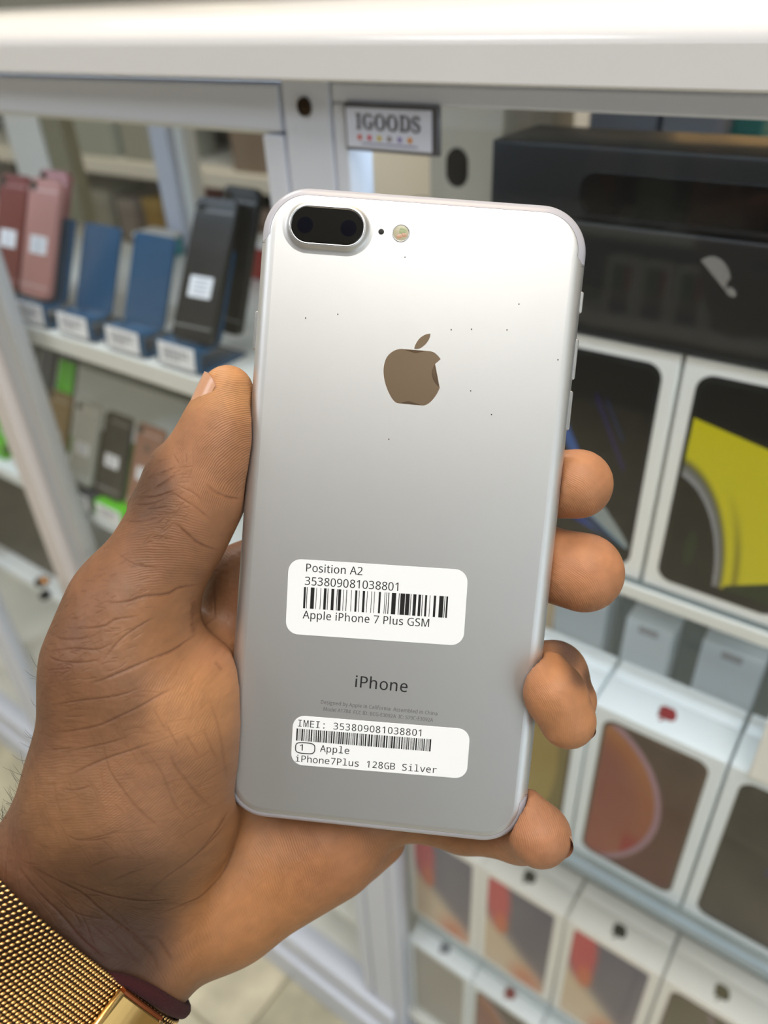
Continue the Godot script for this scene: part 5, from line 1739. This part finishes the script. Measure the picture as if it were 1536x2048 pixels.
func build_watch() -> void:
	w_axis = (Vector3(-93.82, -136.09, 30.0) - Vector3(-67.74, -103.14, 3.0)).normalized()
	w_mid = Vector3(-68.0, -105.0, 2.3)
	w_u = Vector3(0, 0, 1).cross(w_axis).normalized()   # across the wrist
	w_v = w_axis.cross(w_u).normalized()
	var n := 96
	for row in 4:
		var ring := []
		for i in n:
			var th := TAU * i / n
			var dir := w_u * cos(th) + w_v * sin(th)
			var base := w_mid + w_axis * (row * 29.0 / 3.0)
			var a := 8.0
			var b := 60.0
			for k in 14:
				var m := (a + b) / 2
				if hand_distance(base + dir * m, bones) < 0.0:
					a = m
				else:
					b = m
			ring.append(a)
		# a strap bridges hollows: smooth the ring
		for pass_ in 10:
			var o := []
			for i in n:
				o.append(maxf(ring[i], (ring[(i + n - 1) % n] + ring[(i + 1) % n]) / 2))
			ring = o
		w_rad.append(ring)
	# the strap is straight across its width: a line from edge to edge, lifted clear of the skin
	for i in n:
		var up := 0.0
		for k in 4:
			up = maxf(up, w_rad[k][i] - lerpf(w_rad[0][i], w_rad[3][i], k / 3.0))
		w_rad[0][i] += up
		w_rad[3][i] += up
	w_rad = [w_rad[0], w_rad[3]]
	var gold := std(Color(0.90, 0.75, 0.50), 0.26, 1.0)
	var deep := std(Color(0.16, 0.10, 0.06), 0.5, 0.8)
	var t := thing("watch_strap", "gold woven mesh watch strap with a folded clasp round the wrist at the lower left", "watch")
	t.transform = held()
	var s0 := 7.0
	var s1 := 29.0
	# backing strip
	var st := SurfaceTool.new()
	st.begin(Mesh.PRIMITIVE_TRIANGLES)
	st.set_smooth_group(0)
	for i in n:
		var a := TAU * i / n
		var b := TAU * (i + 1) / n
		var p := [[s0, 0.15], [s0, 0.85], [s1, 0.85], [s1, 0.15]]
		for k in 4:
			var q: Array = p[k]
			var q2: Array = p[(k + 1) % 4]
			var v := [wrist_point(a, q[0], q[1]) * MM, wrist_point(b, q[0], q[1]) * MM, wrist_point(b, q2[0], q2[1]) * MM, wrist_point(a, q2[0], q2[1]) * MM]
			st.set_smooth_group(k)
			tri(st, v[0], v[2], v[1])
			tri(st, v[0], v[3], v[2])
	st.generate_normals()
	put("strip", st.commit(), deep, t)
	# woven links: two crossing families of small slanted lozenges in staggered rows
	var link := lathe(scaled([Vector2(0, 0.62), Vector2(0.16, 0.56), Vector2(0.28, 0.34), Vector2(0.33, 0.0), Vector2(0.28, -0.34), Vector2(0.16, -0.56), Vector2(0, -0.62)], MM), 8)
	var around := 152
	var rows := 20
	var mm := MultiMesh.new()
	mm.transform_format = MultiMesh.TRANSFORM_3D
	mm.mesh = link
	mm.instance_count = around * rows
	var c := 0
	for r in rows:
		var s := lerpf(s0 + 0.4, s1 - 0.4, r / float(rows - 1))
		for i in around:
			var th := TAU * (i + 0.5 * (r % 2)) / around
			var p := wrist_point(th, s, 0.85)
			var e := (wrist_point(th + 0.03, s, 0.85) - p).normalized()
			var dir := (w_axis * 0.80 + e * 0.6).normalized()
			var out := w_axis.cross(e).normalized()
			if out.dot(p - w_mid) < 0.0:
				out = -out
			dir = (dir + out * 0.30).normalized()
			var sx := dir.cross(out).normalized()
			mm.set_instance_transform(c, Transform3D(Basis(sx, sx.cross(dir).normalized() * -1.0, dir), p * MM))
			c += 1
	var mi := MultiMeshInstance3D.new()
	mi.name = "woven_links"
	mi.multimesh = mm
	mi.material_override = gold
	mi.set_meta("kind", "stuff")
	t.add_child(mi, true)
	# clasp: a smooth plate wrapped over the strap with a rolled edge and a hinge bar
	var th0 := angle_of(Vector3(-55.2, -112.5, 19.0)) + 0.05
	var th1 := angle_of(Vector3(-43.5, -122.0, 8.0)) + 0.16
	put("clasp_plate", wrap_plate(th0, th1, s0 + 1.2, s1 + 0.6, 1.9, 3.0), std(Color(0.72, 0.58, 0.36), 0.2, 1.0), t)
	put("clasp_edge", tube_mesh([wrist_point(th0, s0 + 1.0, 2.3) * MM, wrist_point(th0, s1 + 0.8, 2.3) * MM], [1.0 * MM], 12), gold, t)
	put("clasp_edge", tube_mesh([wrist_point(th1, s0 + 1.0, 2.3) * MM, wrist_point(th1, s1 + 0.8, 2.3) * MM], [0.8 * MM], 12), gold, t)
	put("clasp_end", wrap_plate(th0 - 0.01, th1 + 0.01, s0 + 0.2, s0 + 1.3, 1.0, 2.75), std(Color(0.50, 0.26, 0.13), 0.3, 0.7), t)
	# maroon cloth bracelet between the hand and the strap
	var pts := []
	var rad := []
	for i in 72:
		var th := TAU * i / 72
		var side := 0.5 + 0.5 * cos(th - angle_of(Vector3(-38.0, -128.0, -8.0)))
		side = smoothstep(0.45, 0.95, side)
		pts.append(wrist_point(th, lerpf(9.5, 4.8, side), lerpf(-0.6, 0.5, side)) * MM)
		rad.append(lerpf(0.5, 1.8, side) * MM)
	var cloth := std(Color(0.21, 0.02, 0.05), 0.95)
	cloth.rim_enabled = true
	cloth.rim = 0.15
	cloth.normal_enabled = true
	cloth.uv1_triplanar = true
	cloth.uv1_scale = Vector3(90, 90, 90)
	cloth.normal_texture = noise_tex(256, 0.12, FastNoiseLite.TYPE_CELLULAR, true, 6.0, 2)
	var br := thing("bracelet", "thin maroon cloth bracelet above the gold watch strap", "bracelet")
	br.transform = held()
	put("band", tube_mesh(pts, rad, 14, true), cloth, br)


func angle_of(p: Vector3) -> float:
	var d := p - w_mid
	return atan2(d.dot(w_v), d.dot(w_u))


func wrap_plate(th0: float, th1: float, sa: float, sb: float, l0: float, l1: float) -> ArrayMesh:
	var st := SurfaceTool.new()
	st.begin(Mesh.PRIMITIVE_TRIANGLES)
	var n := 20
	var prof := [Vector2(sa, l0), Vector2(sa, l1 - 0.25), Vector2(sa + 0.25, l1), Vector2(sb - 0.25, l1), Vector2(sb, l1 - 0.25), Vector2(sb, l0)]
	for i in n:
		var a := lerpf(th0, th1, float(i) / n)
		var b := lerpf(th0, th1, float(i + 1) / n)
		for k in prof.size():
			var q: Vector2 = prof[k]
			var q2: Vector2 = prof[(k + 1) % prof.size()]
			st.set_smooth_group(k)
			var v := [wrist_point(a, q.x, q.y) * MM, wrist_point(b, q.x, q.y) * MM, wrist_point(b, q2.x, q2.y) * MM, wrist_point(a, q2.x, q2.y) * MM]
			tri(st, v[0], v[2], v[1])
			tri(st, v[0], v[3], v[2])
	for e in 2:
		st.set_smooth_group(-1)
		var a := th0 if e == 0 else th1
		for k in range(1, prof.size() - 1):
			var v := [wrist_point(a, prof[0].x, prof[0].y) * MM, wrist_point(a, prof[k].x, prof[k].y) * MM, wrist_point(a, prof[k + 1].x, prof[k + 1].y) * MM]
			tri(st, v[0], v[1 + e], v[2 - e])
	st.generate_normals()
	return st.commit()
